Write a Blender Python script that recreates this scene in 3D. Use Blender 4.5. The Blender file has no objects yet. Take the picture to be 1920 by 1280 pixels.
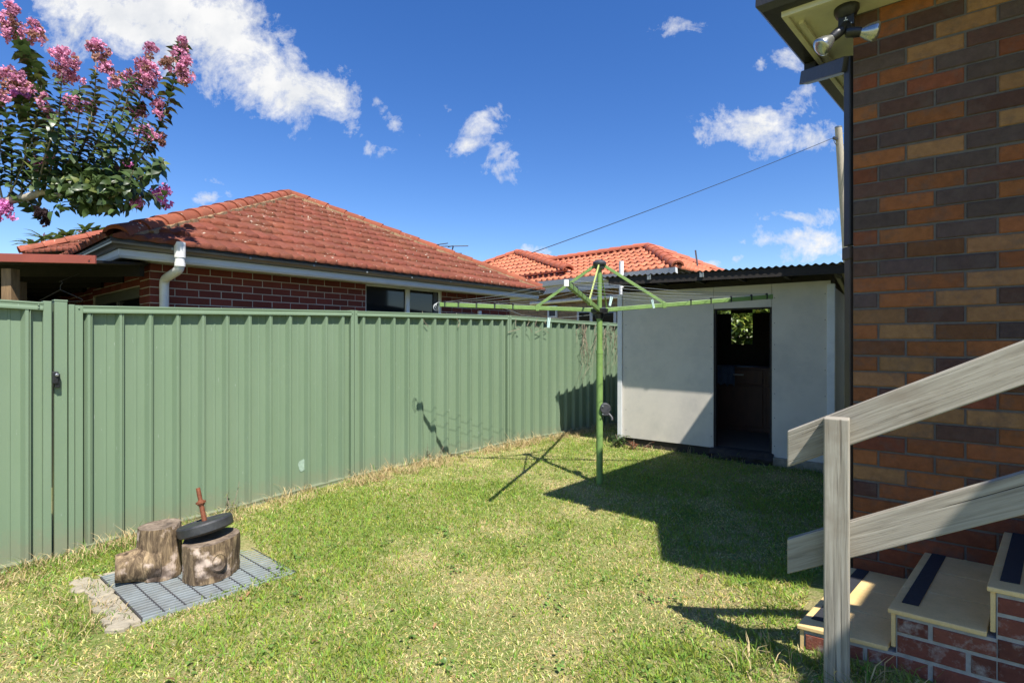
import bpy, math, random
import numpy as np
from mathutils import Vector
random.seed(7); RNG = np.random.default_rng(7)
R = math.radians
CAMZ = 1.45
SX, SY = .315, -.58                    # horizontal run toward the sun per metre of height
F = 975.0
scene = bpy.context.scene
COL = scene.collection

def V(x, y, z=0.0): return Vector((x, y, z))
def P(px, py, Y):                       # a sight line from the survey camera, at a measured depth
    return V((px-960)/F*Y, Y, CAMZ+(640-py)/F*Y)
def D2(x, y):
    v = Vector((x, y, 0)); v.normalize(); return v
def sstep(t):
    t = np.clip(t, 0, 1); return t*t*(3-2*t)
def gz(x, y):
    x = np.asarray(x, float); y = np.asarray(y, float)
    z = -.10 + .10*sstep((y-2.5)/4.0)
    z = z + .20*np.exp(-(((x-1.75)**2+(y-2.5)**2)/.75**2))
    return z
def gzf(x, y): return float(gz(x, y))

# ------------------------------------------------------------------ scene objects
WL = {}
def tag(o, label=None, cat=None, group=None, kind=None):
    if label: o['label'] = label
    if cat: o['category'] = cat
    if group: o['group'] = group
    if kind: o['kind'] = kind
    return o
def thing(name, label, cat, loc=(0, 0, 0), group=None):
    o = bpy.data.objects.new(name, None); COL.objects.link(o)
    o.empty_display_size = .1
    o.location = loc; WL[o.name] = Vector(loc)
    return tag(o, label, cat, group)

class MB:
    def __init__(s): s.v = []; s.f = []; s.c = []; s.col = (1, 1, 1)
    def vert(s, p):
        s.v.append((p[0], p[1], p[2])); s.c.append(s.col); return len(s.v)-1
    def face(s, pts):
        s.f.append([s.vert(p) for p in pts])
    def box(s, o, ax, ay, az):           # corner o and three edge vectors
        o = Vector(o); ax = Vector(ax); ay = Vector(ay); az = Vector(az)
        i = [s.vert(o+ax*a+ay*b+az*c) for c in (0, 1) for b in (0, 1) for a in (0, 1)]
        fs = [(0, 2, 3, 1), (4, 5, 7, 6), (0, 1, 5, 4), (2, 6, 7, 3), (0, 4, 6, 2), (1, 3, 7, 5)]
        if ax.cross(ay).dot(az) < 0: fs = [tuple(reversed(q)) for q in fs]
        for q in fs: s.f.append([i[k] for k in q])
    def cbox(s, c, ax, ay, az):          # centre
        c = Vector(c); ax = Vector(ax); ay = Vector(ay); az = Vector(az)
        s.box(c-(ax+ay+az)/2, ax, ay, az)
    def beam(s, a, b, w, h, up=(0, 0, 1)):
        a = Vector(a); b = Vector(b); d = b-a
        side = d.cross(Vector(up)); side.normalize(); upv = side.cross(d); upv.normalize()
        s.box(a-side*w/2-upv*h/2, d, side*w, upv*h)
    def loft(s, rings, cap=True):        # closed rings of equal count
        idx = [[s.vert(p) for p in r] for r in rings]; n = len(rings[0])
        for a, b in zip(idx[:-1], idx[1:]):
            for k in range(n):
                s.f.append([a[k], a[(k+1) % n], b[(k+1) % n], b[k]])
        if cap:
            s.f.append(list(reversed(idx[0]))); s.f.append(idx[-1])
    def tube(s, pts, r, n=10, cap=True):
        pts = [Vector(p) for p in pts]
        rs = r if isinstance(r, (list, tuple)) else [r]*len(pts)
        rings = []; prev = None
        for i, p in enumerate(pts):
            d = (pts[min(i+1, len(pts)-1)]-pts[max(i-1, 0)]); d.normalize()
            ref = prev if prev is not None else (V(0, 0, 1) if abs(d.z) < .9 else V(1, 0, 0))
            a = d.cross(ref)
            if a.length < 1e-4: a = d.cross(V(0, 1, 0))
            a.normalize(); b = a.cross(d); b.normalize(); prev = b
            rings.append([p+(a*math.cos(t)+b*math.sin(t))*rs[i] for t in [2*math.pi*k/n for k in range(n)]])
        s.loft(rings, cap)
    def lathe(s, base, axis, prof, n=24, cap=True):
        base = Vector(base); d = Vector(axis); d.normalize()
        a = d.cross(V(0, 0, 1) if abs(d.z) < .9 else V(1, 0, 0)); a.normalize(); b = d.cross(a)
        s.loft([[base+d*z+(a*math.cos(t)+b*math.sin(t))*r for t in [2*math.pi*k/n for k in range(n)]] for r, z in prof], cap)
    def build(s, name, mat, parent=None, loc=None, smooth=False, bevel=0, sharp=40):
        w = Vector(loc) if loc is not None else (WL[parent.name] if parent is not None else Vector((0, 0, 0)))
        me = bpy.data.meshes.new(name)
        me.from_pydata([(p[0]-w.x, p[1]-w.y, p[2]-w.z) for p in s.v], [], s.f)
        at = me.color_attributes.new('Col', 'FLOAT_COLOR', 'POINT')
        at.data.foreach_set('color', np.array([(c[0], c[1], c[2], 1.0) for c in s.c], dtype=np.float32).ravel())
        return finish(me, name, mat, parent, w, smooth, bevel, sharp)

def finish(me, name, mat, parent, w, smooth=False, bevel=0, sharp=40):
    if mat: me.materials.append(mat)
    if smooth:
        me.polygons.foreach_set('use_smooth', [True]*len(me.polygons))
        me.set_sharp_from_angle(angle=R(sharp))
    me.update()
    o = bpy.data.objects.new(name, me); COL.objects.link(o)
    WL[o.name] = Vector(w)
    if parent is not None:
        o.parent = parent; o.location = Vector(w)-WL[parent.name]
    else: o.location = w
    if bevel:
        m = o.modifiers.new('edge', 'BEVEL'); m.width = bevel; m.segments = 2; m.limit_method = 'ANGLE'; m.angle_limit = R(50)
    return o

def np_mesh(name, verts, faces_flat, loop_tot, cols, mat, parent=None, smooth=False, loc=(0, 0, 0)):
    verts = np.asarray(verts, np.float32); lw = Vector(loc)
    verts = verts - np.array(loc, np.float32)
    me = bpy.data.meshes.new(name)
    me.vertices.add(len(verts)); me.vertices.foreach_set('co', verts.ravel())
    me.loops.add(len(faces_flat)); me.loops.foreach_set('vertex_index', np.asarray(faces_flat, np.int32))
    lt = np.asarray(loop_tot, np.int32); st = np.concatenate([[0], np.cumsum(lt)[:-1]]).astype(np.int32)
    me.polygons.add(len(lt)); me.polygons.foreach_set('loop_start', st)
    me.polygons.foreach_set('loop_total', lt)
    if cols is not None:
        at = me.color_attributes.new('Col', 'FLOAT_COLOR', 'POINT')
        c4 = np.ones((len(verts), 4), np.float32); c4[:, :3] = cols
        at.data.foreach_set('color', c4.ravel())
    me.update(calc_edges=True); me.validate()
    if smooth: me.polygons.foreach_set('use_smooth', [True]*len(me.polygons))
    return finish(me, name, mat, parent, lw)

# ------------------------------------------------------------------ materials
class NT:
    def __init__(s, nt): s.nt = nt; s.n = nt.nodes; s.l = nt.links
    def new(s, t, **k):
        n = s.n.new(t)
        for a, b in k.items(): setattr(n, a, b)
        return n
    def link(s, a, b): s.l.new(a, b)
    def put(s, sock, v):
        if hasattr(v, 'is_output'): s.l.new(v, sock)
        else: sock.default_value = v
    def math(s, op, a, b=0.0, c=None, clamp=False):
        n = s.new('ShaderNodeMath', operation=op, use_clamp=clamp)
        s.put(n.inputs[0], a); s.put(n.inputs[1], b)
        if c is not None: s.put(n.inputs[2], c)
        return n.outputs[0]
    def noise(s, vec, scale, detail=4, rough=.55, dist=0, out=0):
        n = s.new('ShaderNodeTexNoise'); s.put(n.inputs['Vector'], vec)
        n.inputs['Scale'].default_value = scale; n.inputs['Detail'].default_value = detail
        n.inputs['Roughness'].default_value = rough; n.inputs['Distortion'].default_value = dist
        return n.outputs[out]
    def ramp(s, fac, stops, interp='LINEAR'):
        n = s.new('ShaderNodeValToRGB'); n.color_ramp.interpolation = interp
        e = n.color_ramp.elements
        while len(e) < len(stops): e.new(.5)
        for k, (p, c) in zip(e, stops):
            k.position = p; k.color = (c[0], c[1], c[2], 1) if not isinstance(c, (int, float)) else (c, c, c, 1)
        s.put(n.inputs[0], fac); return n.outputs[0]
    def mix(s, fac, a, b, mode='MIX'):
        n = s.new('ShaderNodeMix', data_type='RGBA', blend_type=mode)
        s.put(n.inputs[0], fac)
        s.put(n.inputs[6], a if hasattr(a, 'is_output') else (a[0], a[1], a[2], 1))
        s.put(n.inputs[7], b if hasattr(b, 'is_output') else (b[0], b[1], b[2], 1))
        return n.outputs[2]
    def scale(s, vec, sc):
        n = s.new('ShaderNodeMapping'); s.put(n.inputs[0], vec); n.inputs['Scale'].default_value = sc; return n.outputs[0]
    def bump(s, h, strength, dist=.01):
        n = s.new('ShaderNodeBump'); n.inputs['Strength'].default_value = strength; n.inputs['Distance'].default_value = dist
        s.put(n.inputs['Height'], h); return n.outputs[0]

def newmat(name):
    m = bpy.data.materials.new(name); m.use_nodes = True
    t = NT(m.node_tree); b = t.n['Principled BSDF']
    return m, t, b
def vary(name, col, rough=.6, amt=.25, scale=8, metal=0, bump=.15, bscale=60, dirt=None, dirtscale=3, dirtamt=.5, use_col=False, stretch=None, spec=.5):
    m, t, b = newmat(name)
    co = t.new('ShaderNodeTexCoord').outputs['Object']
    sv = t.scale(co, stretch) if stretch else co
    nz = t.noise(sv, scale, 6, .6)
    hi = tuple(min(1, c*(1+amt)) for c in col); lo = tuple(c*(1-amt) for c in col)
    c = t.ramp(nz, [(.25, lo), (.75, hi)])
    if use_col:
        a = t.new('ShaderNodeVertexColor', layer_name='Col').outputs[0]
        c = t.mix(1.0, a, t.ramp(nz, [(.25, 1-amt), (.75, 1+amt)]), 'MULTIPLY')
    if dirt:
        dn = t.noise(sv, dirtscale, 8, .7)
        c = t.mix(t.math('MULTIPLY', t.ramp(dn, [(.45, 0), (.7, 1)]), dirtamt), c, dirt)
    t.put(b.inputs['Base Color'], c)
    b.inputs['Roughness'].default_value = rough; b.inputs['Metallic'].default_value = metal
    b.inputs['Specular IOR Level'].default_value = spec
    if bump: t.put(b.inputs['Normal'], t.bump(t.noise(sv, bscale, 5, .6), bump))
    return m

M = {}
M['fence'] = vary('fence_paint', (.164, .232, .144), .40, .05, 2.5, bump=.02, bscale=3, dirt=(.25, .31, .22), dirtscale=.9, dirtamt=.25, stretch=(1, 1, .35))
def splash(m):
    t = NT(m.node_tree); b = t.n['Principled BSDF']; co = t.new('ShaderNodeTexCoord').outputs['Object']; sp = t.new('ShaderNodeSeparateXYZ'); t.link(co, sp.inputs[0])
    src = b.inputs['Base Color'].links[0].from_socket; n = t.noise(co, 11, 6, .7)
    k = t.math('MULTIPLY', t.ramp(t.math('ADD', sp.outputs[2], t.math('MULTIPLY', t.math('SUBTRACT', n, .5), .35)), [(.06, 1), (.26, 0)]), .55)
    c = t.mix(k, src, (.22, .20, .13)); sc = t.noise(t.scale(co, (1, 1, .25)), 55, 3, .5)
    c = t.mix(t.math('MULTIPLY', t.ramp(sc, [(.70, 0), (.76, 1)]), .5), c, (.34, .40, .33)); t.put(b.inputs['Base Color'], c)
splash(M['fence'])
M['gatepaint'] = M['fence']
M['black'] = vary('black_plastic', (.015, .015, .017), .4, .2, 20)
M['grey_plastic'] = vary('grey_plastic', (.05, .05, .055), .45, .2, 20)
M['hoist'] = vary('hoist_green_paint', (.19, .31, .085), .45, .18, 9, bump=.05, dirt=(.10, .17, .05), dirtscale=12, dirtamt=.6)
M['hoistpale'] = vary('hoist_faded_paint', (.36, .42, .13), .5, .12, 9)
M['wire'] = vary('line_wire', (.30, .33, .325), .4, .1, 20, metal=.3, bump=0)
M['cream'] = vary('cream_paint', (.60, .57, .42), .6, .10, 4, dirt=(.33, .31, .22), dirtamt=.4)
M['darkgutter'] = vary('dark_gutter_paint', (.022, .021, .022), .45, .3, 9)
M['brownpipe'] = vary('brown_pipe_paint', (.060, .042, .032), .5, .2, 9)
M['fibro'] = vary('fibro_sheet', (.68, .625, .53), .8, .05, 3, bump=.08, bscale=120, dirt=(.42, .40, .36), dirtscale=2.2, dirtamt=.45)
M['whitetrim'] = vary('white_trim_paint', (.78, .78, .76), .5, .06, 5, dirt=(.5, .49, .45), dirtamt=.35)
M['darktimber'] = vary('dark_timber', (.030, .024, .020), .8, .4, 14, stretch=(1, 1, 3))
M['greytimber'] = vary('grey_fascia', (.12, .11, .10), .8, .3, 10)
M['corrugated'] = vary('old_corrugated_iron', (.085, .075, .07), .6, .4, 3, metal=.2, dirt=(.12, .06, .035), dirtscale=5, dirtamt=.5)
M['concrete'] = vary('concrete', (.33, .285, .205), .95, .32, 14, bump=.9, bscale=35, dirt=(.25, .23, .17), dirtscale=6, dirtamt=.6)
M['mortar'] = vary('grey_mortar', (.125, .112, .100), .95, .2, 40, bump=.4, bscale=200)
M['lightmortar'] = vary('light_mortar', (.50, .45, .38), .95, .12, 40, bump=.3, bscale=200)
M['stepmortar'] = vary('step_mortar', (.36, .34, .30), .95, .2, 30, bump=.5, bscale=140)
M['galv'] = vary('galvanised_steel', (.29, .325, .33), .5, .2, 14, metal=.25, bump=.05, dirt=(.20, .19, .16), dirtamt=.5, dirtscale=5)
M['grip'] = vary('black_grip_tape', (.022, .024, .03), .9, .25, 60, bump=.5, bscale=400)
M['rubber'] = vary('black_rubber', (.025, .026, .028), .5, .3, 25, dirt=(.09, .09, .085), dirtamt=.35, dirtscale=9)
M['rust'] = vary('rusty_steel', (.22, .075, .035), .6, .45, 40, metal=.35, bump=.4, bscale=160)
M['whitepvc'] = vary('white_pipe', (.78, .77, .74), .4, .07, 8, dirt=(.48, .45, .38), dirtamt=.4, dirtscale=6)
M['eavegrey'] = vary('pale_eave_paint', (.56, .57, .56), .6, .06, 4)
M['guttercol'] = vary('taupe_gutter', (.155, .135, .115), .35, .15, 5)
M['redmetal'] = vary('red_oxide_metal', (.26, .062, .038), .4, .12, 5)
M['yellowtimber'] = vary('raw_timber', (.20, .125, .060), .7, .35, 16, stretch=(3, 3, .5))
M['tanwall'] = vary('tan_brick', (.33, .235, .15), .9, .2, 7, stretch=(1, 1, 4), use_col=False)
M['pole'] = vary('weathered_pole', (.36, .31, .24), .85, .3, 12, bump=.5, bscale=30, stretch=(4, 4, .4))
M['peg'] = vary('pale_peg_plastic', (.62, .80, .76), .4, .06, 20, bump=0)
M['whiteplastic'] = vary('white_plastic', (.75, .75, .70), .4, .06, 20)
M['vine'] = vary('dry_vine_bark', (.26, .215, .15), .9, .4, 30, bump=.3)
M['steel'] = vary('dull_steel', (.32, .33, .34), .35, .15, 20, metal=.8)
M['antenna'] = vary('antenna_metal', (.14, .145, .15), .4, .2, 20, metal=.6, bump=0)
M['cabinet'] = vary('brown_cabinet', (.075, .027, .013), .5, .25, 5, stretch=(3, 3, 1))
M['bluecloth'] = vary('blue_cloth', (.07, .10, .16), .95, .15, 20)
M['floor'] = vary('dusty_board', (.15, .11, .075), .9, .2, 8)
M['carport_dark'] = vary('carport_shade_black', (.013, .011, .009), .9, .4, 14)  # near-black colour stands in for the deep shade inside the carport
M['hangerwire'] = vary('dull_hanger_wire', (.06, .055, .05), .6, .2, 20)
M['roofgrey'] = vary('roof_underlay', (.05, .045, .04), .9, .2, 8)

def m_colattr(name, rough=.8, amt=.2, scale=60, bump=.3, bscale=150, dirt=None, dirtamt=.3, dirtscale=8, trans=0, spec=.4, lo=None):
    m, t, b = newmat(name)
    co = t.new('ShaderNodeTexCoord').outputs['Object']
    a = t.new('ShaderNodeVertexColor', layer_name='Col').outputs[0]
    nz = t.noise(co, scale, 6, .65)
    c = t.mix(1.0, a, t.ramp(nz, [(.25, 1-amt), (.75, min(1.0, 1+amt))]), 'MULTIPLY')
    if dirt:
        dn = t.noise(co, dirtscale, 8, .7)
        c = t.mix(t.math('MULTIPLY', t.ramp(dn, [(.50, 0), (.66, 1)]), dirtamt), c, dirt)
    t.put(b.inputs['Base Color'], c); b.inputs['Roughness'].default_value = rough
    b.inputs['Specular IOR Level'].default_value = spec
    if bump: t.put(b.inputs['Normal'], t.bump(t.noise(co, bscale, 6, .65), bump, .006))
    if trans:
        tr = t.new('ShaderNodeBsdfTranslucent'); t.put(tr.inputs[0], c)
        mx = t.new('ShaderNodeMixShader'); mx.inputs[0].default_value = trans
        out = [n for n in t.n if n.type == 'OUTPUT_MATERIAL'][0]
        t.link(b.outputs[0], mx.inputs[1]); t.link(tr.outputs[0], mx.inputs[2]); t.link(mx.outputs[0], out.inputs[0])
    return m
M['brick'] = m_colattr('clinker_brick', .9, .38, 26, .8, 110, dirt=(.11, .085, .072), dirtamt=.5, dirtscale=9, spec=.25)
M['redbrick'] = m_colattr('red_brick', .85, .2, 45, .35, 130)
M['stepbrick'] = m_colattr('smeared_step_brick', .9, .35, 25, .7, 90, dirt=(.40, .36, .31), dirtamt=.8, dirtscale=11)
M['tile'] = m_colattr('terracotta_tile', .9, .30, 14, .5, 90, dirt=(.12, .060, .032), dirtamt=.55, dirtscale=2.2, spec=.2)
M['leaf'] = m_colattr('leaf', .38, .2, 12, 0, trans=.25, spec=.5)
M['petal'] = m_colattr('petal', .7, .15, 12, 0, trans=.3, spec=.2)
M['grass'] = m_colattr('grass_blade', .6, .12, 3, 0, trans=.38, spec=.25)
M['dry'] = m_colattr('dry_grass_blade', .8, .2, 3, 0, trans=.2, spec=.15)

# lichen spots on the terracotta
def lichen(m):
    t = NT(m.node_tree); b = t.n['Principled BSDF']
    co = t.new('ShaderNodeTexCoord').outputs['Object']
    src = b.inputs['Base Color'].links[0].from_socket
    sp = t.noise(co, 17, 2, .5); sp2 = t.noise(co, 2.2, 3, .6)
    k = t.math('MULTIPLY', t.ramp(sp, [(.66, 0), (.70, 1)]), t.ramp(sp2, [(.47, 0), (.60, 1)]))
    t.put(b.inputs['Base Color'], t.mix(t.math('MULTIPLY', k, .8), src, (.62, .55, .42)))
lichen(M['tile'])

def m_wood_weathered():
    m, t, b = newmat('weathered_grey_timber')
    co = t.new('ShaderNodeTexCoord').outputs['UV']
    st = t.scale(co, (.55, 15, 1))
    g = t.noise(st, 3.0, 8, .65, 1.2); g2 = t.noise(t.scale(co, (.35, 34, 1)), 4, 5, .6)
    big = t.noise(co, 5, 4, .6)
    c = t.ramp(g, [(.28, (.175, .152, .118)), (.48, (.31, .282, .225)), (.72, (.445, .412, .34))])
    c = t.mix(t.ramp(g2, [(.33, .95), (.39, 0)]), c, (.035, .031, .026))
    c = t.mix(t.math('MULTIPLY', t.ramp(big, [(.5, 0), (.7, 1)]), .45), c, (.20, .155, .11))
    t.put(b.inputs['Base Color'], c); b.inputs['Roughness'].default_value = .85
    b.inputs['Specular IOR Level'].default_value = .25
    hh = t.math('ADD', t.math('MULTIPLY', g, .6), t.ramp(g2, [(.33, 0), (.45, 1)]))
    t.put(b.inputs['Normal'], t.bump(hh, .55, .004))
    return m
M['wood'] = m_wood_weathered()

def m_log():
    m, t, b = newmat('log_bark')
    co = t.new('ShaderNodeTexCoord').outputs['Object']
    st = t.scale(co, (9, 9, 1.6)); g = t.noise(st, 3, 8, .7, .8); p = t.noise(co, 7, 5, .6)
    c = t.ramp(g, [(.32, (.035, .024, .016)), (.48, (.15, .105, .062)), (.66, (.40, .29, .165))])
    c = t.mix(t.ramp(p, [(.54, 0), (.62, .85)]), c, (.66, .52, .42))
    c = t.mix(t.ramp(t.noise(co, 5.2, 3, .5), [(.55, 0), (.63, .85)]), c, (.045, .030, .022))
    t.put(b.inputs['Base Color'], c); b.inputs['Roughness'].default_value = .9
    b.inputs['Specular IOR Level'].default_value = .2
    t.put(b.inputs['Normal'], t.bump(g, .8, .015)); return m
M['log'] = m_log()
def m_logend():
    m, t, b = newmat('log_cut_end')
    co = t.new('ShaderNodeTexCoord').outputs['Object']
    n = t.noise(co, 14, 7, .7); c = t.ramp(n, [(.35, (.055, .040, .028)), (.5, (.17, .125, .085)), (.68, (.30, .235, .17))])
    t.put(b.inputs['Base Color'], c); b.inputs['Roughness'].default_value = .9
    t.put(b.inputs['Normal'], t.bump(n, .5, .01)); return m
M['logend'] = m_logend()

def m_ground():
    m, t, b = newmat('lawn_soil')
    co = t.new('ShaderNodeTexCoord').outputs['Object']
    a = t.noise(co, 1.1, 6, .6); f = t.noise(co, 85, 6, .75); g = t.noise(co, 30, 4, .6)
    thatch = t.ramp(f, [(.3, (.17, .14, .06)), (.5, (.36, .31, .14)), (.7, (.52, .45, .24))])
    green = t.ramp(f, [(.3, (.075, .11, .025)), (.7, (.25, .32, .075))])
    c = t.mix(t.ramp(t.math('ADD', a, t.math('MULTIPLY', t.math('SUBTRACT', g, .5), .5)), [(.38, 0), (.62, 1)]), green, thatch)
    t.put(b.inputs['Base Color'], c); b.inputs['Roughness'].default_value = .95
    b.inputs['Specular IOR Level'].default_value = .1
    t.put(b.inputs['Normal'], t.bump(f, .8, .02)); return m
M['ground'] = m_ground()

def m_tread():
    m, t, b = newmat('cream_step_tile')
    co = t.new('ShaderNodeTexCoord').outputs['Object']
    n = t.noise(co, 6, 6, .6); f = t.noise(co, 90, 4, .6)
    c = t.ramp(n, [(.3, (.66, .455, .185)), (.7, (.80, .57, .26))])
    c = t.mix(t.math('MULTIPLY', t.ramp(f, [(.4, 0), (.7, 1)]), .25), c, (.40, .30, .15))
    t.put(b.inputs['Base Color'], c); b.inputs['Roughness'].default_value = .55
    t.put(b.inputs['Normal'], t.bump(f, .06, .003)); return m
M['tread'] = m_tread()

def m_glass():
    m, t, b = newmat('dark_window_glass')
    b.inputs['Base Color'].default_value = (.012, .014, .016, 1); b.inputs['Roughness'].default_value = .05
    b.inputs['Specular IOR Level'].default_value = .6; return m
M['glass'] = m_glass()
def m_bulb():
    m, t, b = newmat('reflector_bulb_glass')
    b.inputs['Base Color'].default_value = (.42, .42, .40, 1); b.inputs['Metallic'].default_value = .8
    b.inputs['Roughness'].default_value = .22; return m
M['bulb'] = m_bulb()

# ------------------------------------------------------------------ generic builders
def bricks(mb, O, u, n, length, z0, z1, course, blen, colf, joint=.010, half0=0, depth=.014, skip=None, clip=None, bev=.003, wob=.0015):
    """Running-bond bricks standing proud of a mortar bed. O at (u=0), n outward."""
    u = Vector(u); n = Vector(n); O = Vector(O)
    nrow = int(round((z1-z0)/course)); rnd = random.Random(3)
    for r in range(nrow):
        zb = z0+r*course
        k = 0; s = -(blen/2) if (r+half0) % 2 else 0.0
        while s < length-.01:
            a = max(0.0, s); e = min(length, s+blen-joint)
            if e-a > .02:
                zt = zb+course-joint
                if clip: zt = min(zt, clip(a, e))
                if zt-zb > .022 and not (skip and skip(a, e, zb, zt)):
                    mb.col = colf(r, k)
                    jz = rnd.uniform(-wob, wob); jd = depth+rnd.uniform(-.002, .002)
                    def q(uu, zz, dd): return O+u*uu+n*dd+V(0, 0, zz+jz)
                    ou = [(a, zb), (e, zb), (e, zt), (a, zt)]
                    bi = [(a+bev, zb+bev), (e-bev, zb+bev), (e-bev, zt-bev), (a+bev, zt-bev)]
                    i0 = [mb.vert(q(x, z, 0)) for x, z in ou]
                    i1 = [mb.vert(q(x, z, jd-bev)) for x, z in ou]
                    i2 = [mb.vert(q(x, z, jd)) for x, z in bi]
                    fl = u.cross(V(0, 0, 1)).dot(n) < 0
                    for A, B in ((i0, i1), (i1, i2)):
                        for j in range(4):
                            f = [A[j], A[(j+1) % 4], B[(j+1) % 4], B[j]]
                            mb.f.append(f[::-1] if fl else f)
                    mb.f.append(i2[::-1] if fl else i2)
            s += blen; k += 1

def jit(c, a=.12, rnd=random):
    k = 1+rnd.uniform(-a, a); return (c[0]*k, c[1]*k*(1+rnd.uniform(-.04, .04)), c[2]*k)

def inside(poly, a, b):
    ok = np.ones_like(a, bool)
    for (x0, y0), (x1, y1) in zip(poly, poly[1:]+poly[:1]):
        ok &= ((x1-x0)*(b-y0)-(y1-y0)*(a-x0)) >= -1e-6
    return ok
def tile_face(name, O, ua, ub, poly, mat, parent, col, tw=.15, L=.325, wave=.006, nose=.024, step=.022, seed=1, res=8):
    """Tiled roof plane: every course lies over the one below, with rolls and noses. poly in (a, b), counter-clockwise."""
    O = np.array(O); ua = np.array(ua); ub = np.array(ub); nn = np.cross(ua, ub); nn /= np.linalg.norm(nn)
    rg = np.random.default_rng(seed)
    amin = min(p[0] for p in poly); amax = max(p[0] for p in poly); bmax = max(p[1] for p in poly)
    na = int((amax-amin)/(tw/res))+1; nb = int(bmax/L)+1
    A = amin+np.arange(na+1)*(tw/res)
    tid = np.floor((A-amin)/tw+1e-4).astype(int)
    fr = ((A-amin)/tw) % 1.0
    prof = np.clip((.5-.5*np.cos(2*np.pi*fr)-.25)*2.2, 0, 1) if wave < .03 else np.clip(.5-.5*np.cos(2*np.pi*fr), 0, 1)**.7
    vs = []; cs = []; fs = []; base = 0
    sub = [0, .0, .03, .3, .7, 1.04]
    for i in range(nb):
        tint = rg.uniform(.82, 1.14, (tid.max()+2, 1))*np.array(col)[None, :]*rg.uniform(.95, 1.05, (tid.max()+2, 3))
        jog = rg.uniform(-.006, .006, tid.max()+2)
        rows = []
        for j, s in enumerate(sub):
            b = (i+s)*L
            h = step*(1-s)+wave*prof+nose*prof*math.exp(-s*5)+jog[tid]
            if j == 0: h = np.full_like(A, -.012)
            bb = np.full_like(A, b) - (.016*prof if j < 3 else 0) + (0.0)
            rows.append((bb, h))
            vs.append(O[None]+A[:, None]*ua+bb[:, None]*ub+h[:, None]*nn)
            cs.append(tint[tid])
        m = na+1
        for j in range(len(sub)-1):
            ac = (A[:-1]+A[1:])/2; bc = np.full_like(ac, (i+(sub[j]+sub[j+1])/2)*L)
            ok = inside(poly, ac, bc)
            k = np.nonzero(ok)[0]
            p = base+j*m+k
            fs.append(np.stack([p, p+1, p+1+m, p+m], 1))
        base += m*len(sub)
    vs = np.concatenate(vs); cs = np.concatenate(cs); fs = np.concatenate(fs)
    return np_mesh(name, vs, fs.ravel(), np.full(len(fs), 4), cs, mat, parent, loc=WL[parent.name] if parent else (0, 0, 0))

def hip_caps(mb, a, b, col, r=.115, seg=.36, rnd=random.Random(5)):
    a = Vector(a); b = Vector(b); d = b-a; n = max(1, int(round(d.length/seg))); d.normalize()
    side = d.cross(V(0, 0, 1)); side.normalize(); up = side.cross(d)
    seg = (b-a).length/n
    for k in range(n):
        mb.col = jit(col, .12, rnd)
        rings = []
        for t, rr in ((-.03, r*1.10), (.03, r*1.08), (seg*.9, r*.93), (seg+.02, r*.92)):
            c = a+d*(k*seg+t)
            ring = [c+side*rr*math.cos(th)+up*(rr*.85*math.sin(th)-.02) for th in [math.pi*i/9 for i in range(10)]]
            ring += [c+side*rr*.85*math.cos(th)+up*(rr*.62*math.sin(th)-.03) for th in [math.pi*(9-i)/9 for i in range(10)]]
            rings.append(ring)
        mb.loft(rings)

def leaves_mesh(name, pos, dirs, ups, size, width, cols, mat, parent=None, fold=.25, droop=.3, loc=(0, 0, 0)):
    pos = np.asarray(pos, float); d = np.asarray(dirs, float); up = np.asarray(ups, float)
    d /= np.linalg.norm(d, axis=1)[:, None]+1e-9
    sd = np.cross(d, up); sd /= np.linalg.norm(sd, axis=1)[:, None]+1e-9
    un = np.cross(sd, d); sz = np.asarray(size, float)[:, None]; wd = sz*width
    q1_ = pos+d*sz*.30+un*sz*.03; q2_ = pos+d*sz*.68-un*sz*droop*.30; tp = pos+d*sz*.97-un*sz*droop
    l1 = q1_+sd*wd*.46+un*wd*fold*.4; r1 = q1_-sd*wd*.46+un*wd*fold*.4; l2 = q2_+sd*wd*.42+un*wd*fold*.4; r2 = q2_-sd*wd*.42+un*wd*fold*.4
    N = len(pos); vs = np.stack([pos, l1, r1, q1_, l2, r2, q2_, tp], 1).reshape(-1, 3)
    i = np.arange(N)[:, None]*8
    f = np.concatenate([i+np.array([[a_, b_, c_]]) for a_, b_, c_ in ((0, 3, 1), (0, 2, 3), (1, 3, 6), (1, 6, 4), (3, 2, 5), (3, 5, 6), (4, 6, 7), (6, 5, 7))], 1).reshape(-1, 3)
    cs = np.repeat(np.asarray(cols, float), 8, axis=0)
    return np_mesh(name, vs, f.ravel(), np.full(len(f), 3), cs, mat, parent, smooth=True, loc=loc)

def uvbox(name, mat, parent, o, du, dv, dw, bevel=.003):
    """board: du long side (grain), dv width, dw thickness; UV in metres along the grain"""
    mb = MB(); mb.box(o, du, dv, dw)
    ob = mb.build(name, mat, parent, bevel=bevel)
    me = ob.data; uv = me.uv_layers.new(name='UVMap')
    o = Vector(o)-WL[parent.name]; lu = Vector(du); lv = Vector(dv); lw = Vector(dw); off = random.uniform(0, 9)
    U = lu.normalized(); Wn = lw.normalized(); Vn = lv-U*lv.dot(U); Vn.normalize()
    for pl in me.polygons:
        for li in pl.loop_indices:
            p = me.vertices[me.loops[li].vertex_index].co-o
            y = p.dot(Vn) if abs(pl.normal.dot(Wn)) > .5 else p.dot(Wn)+.31
            uv.data[li].uv = (p.dot(U)+off, y+off)
    return ob

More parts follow.
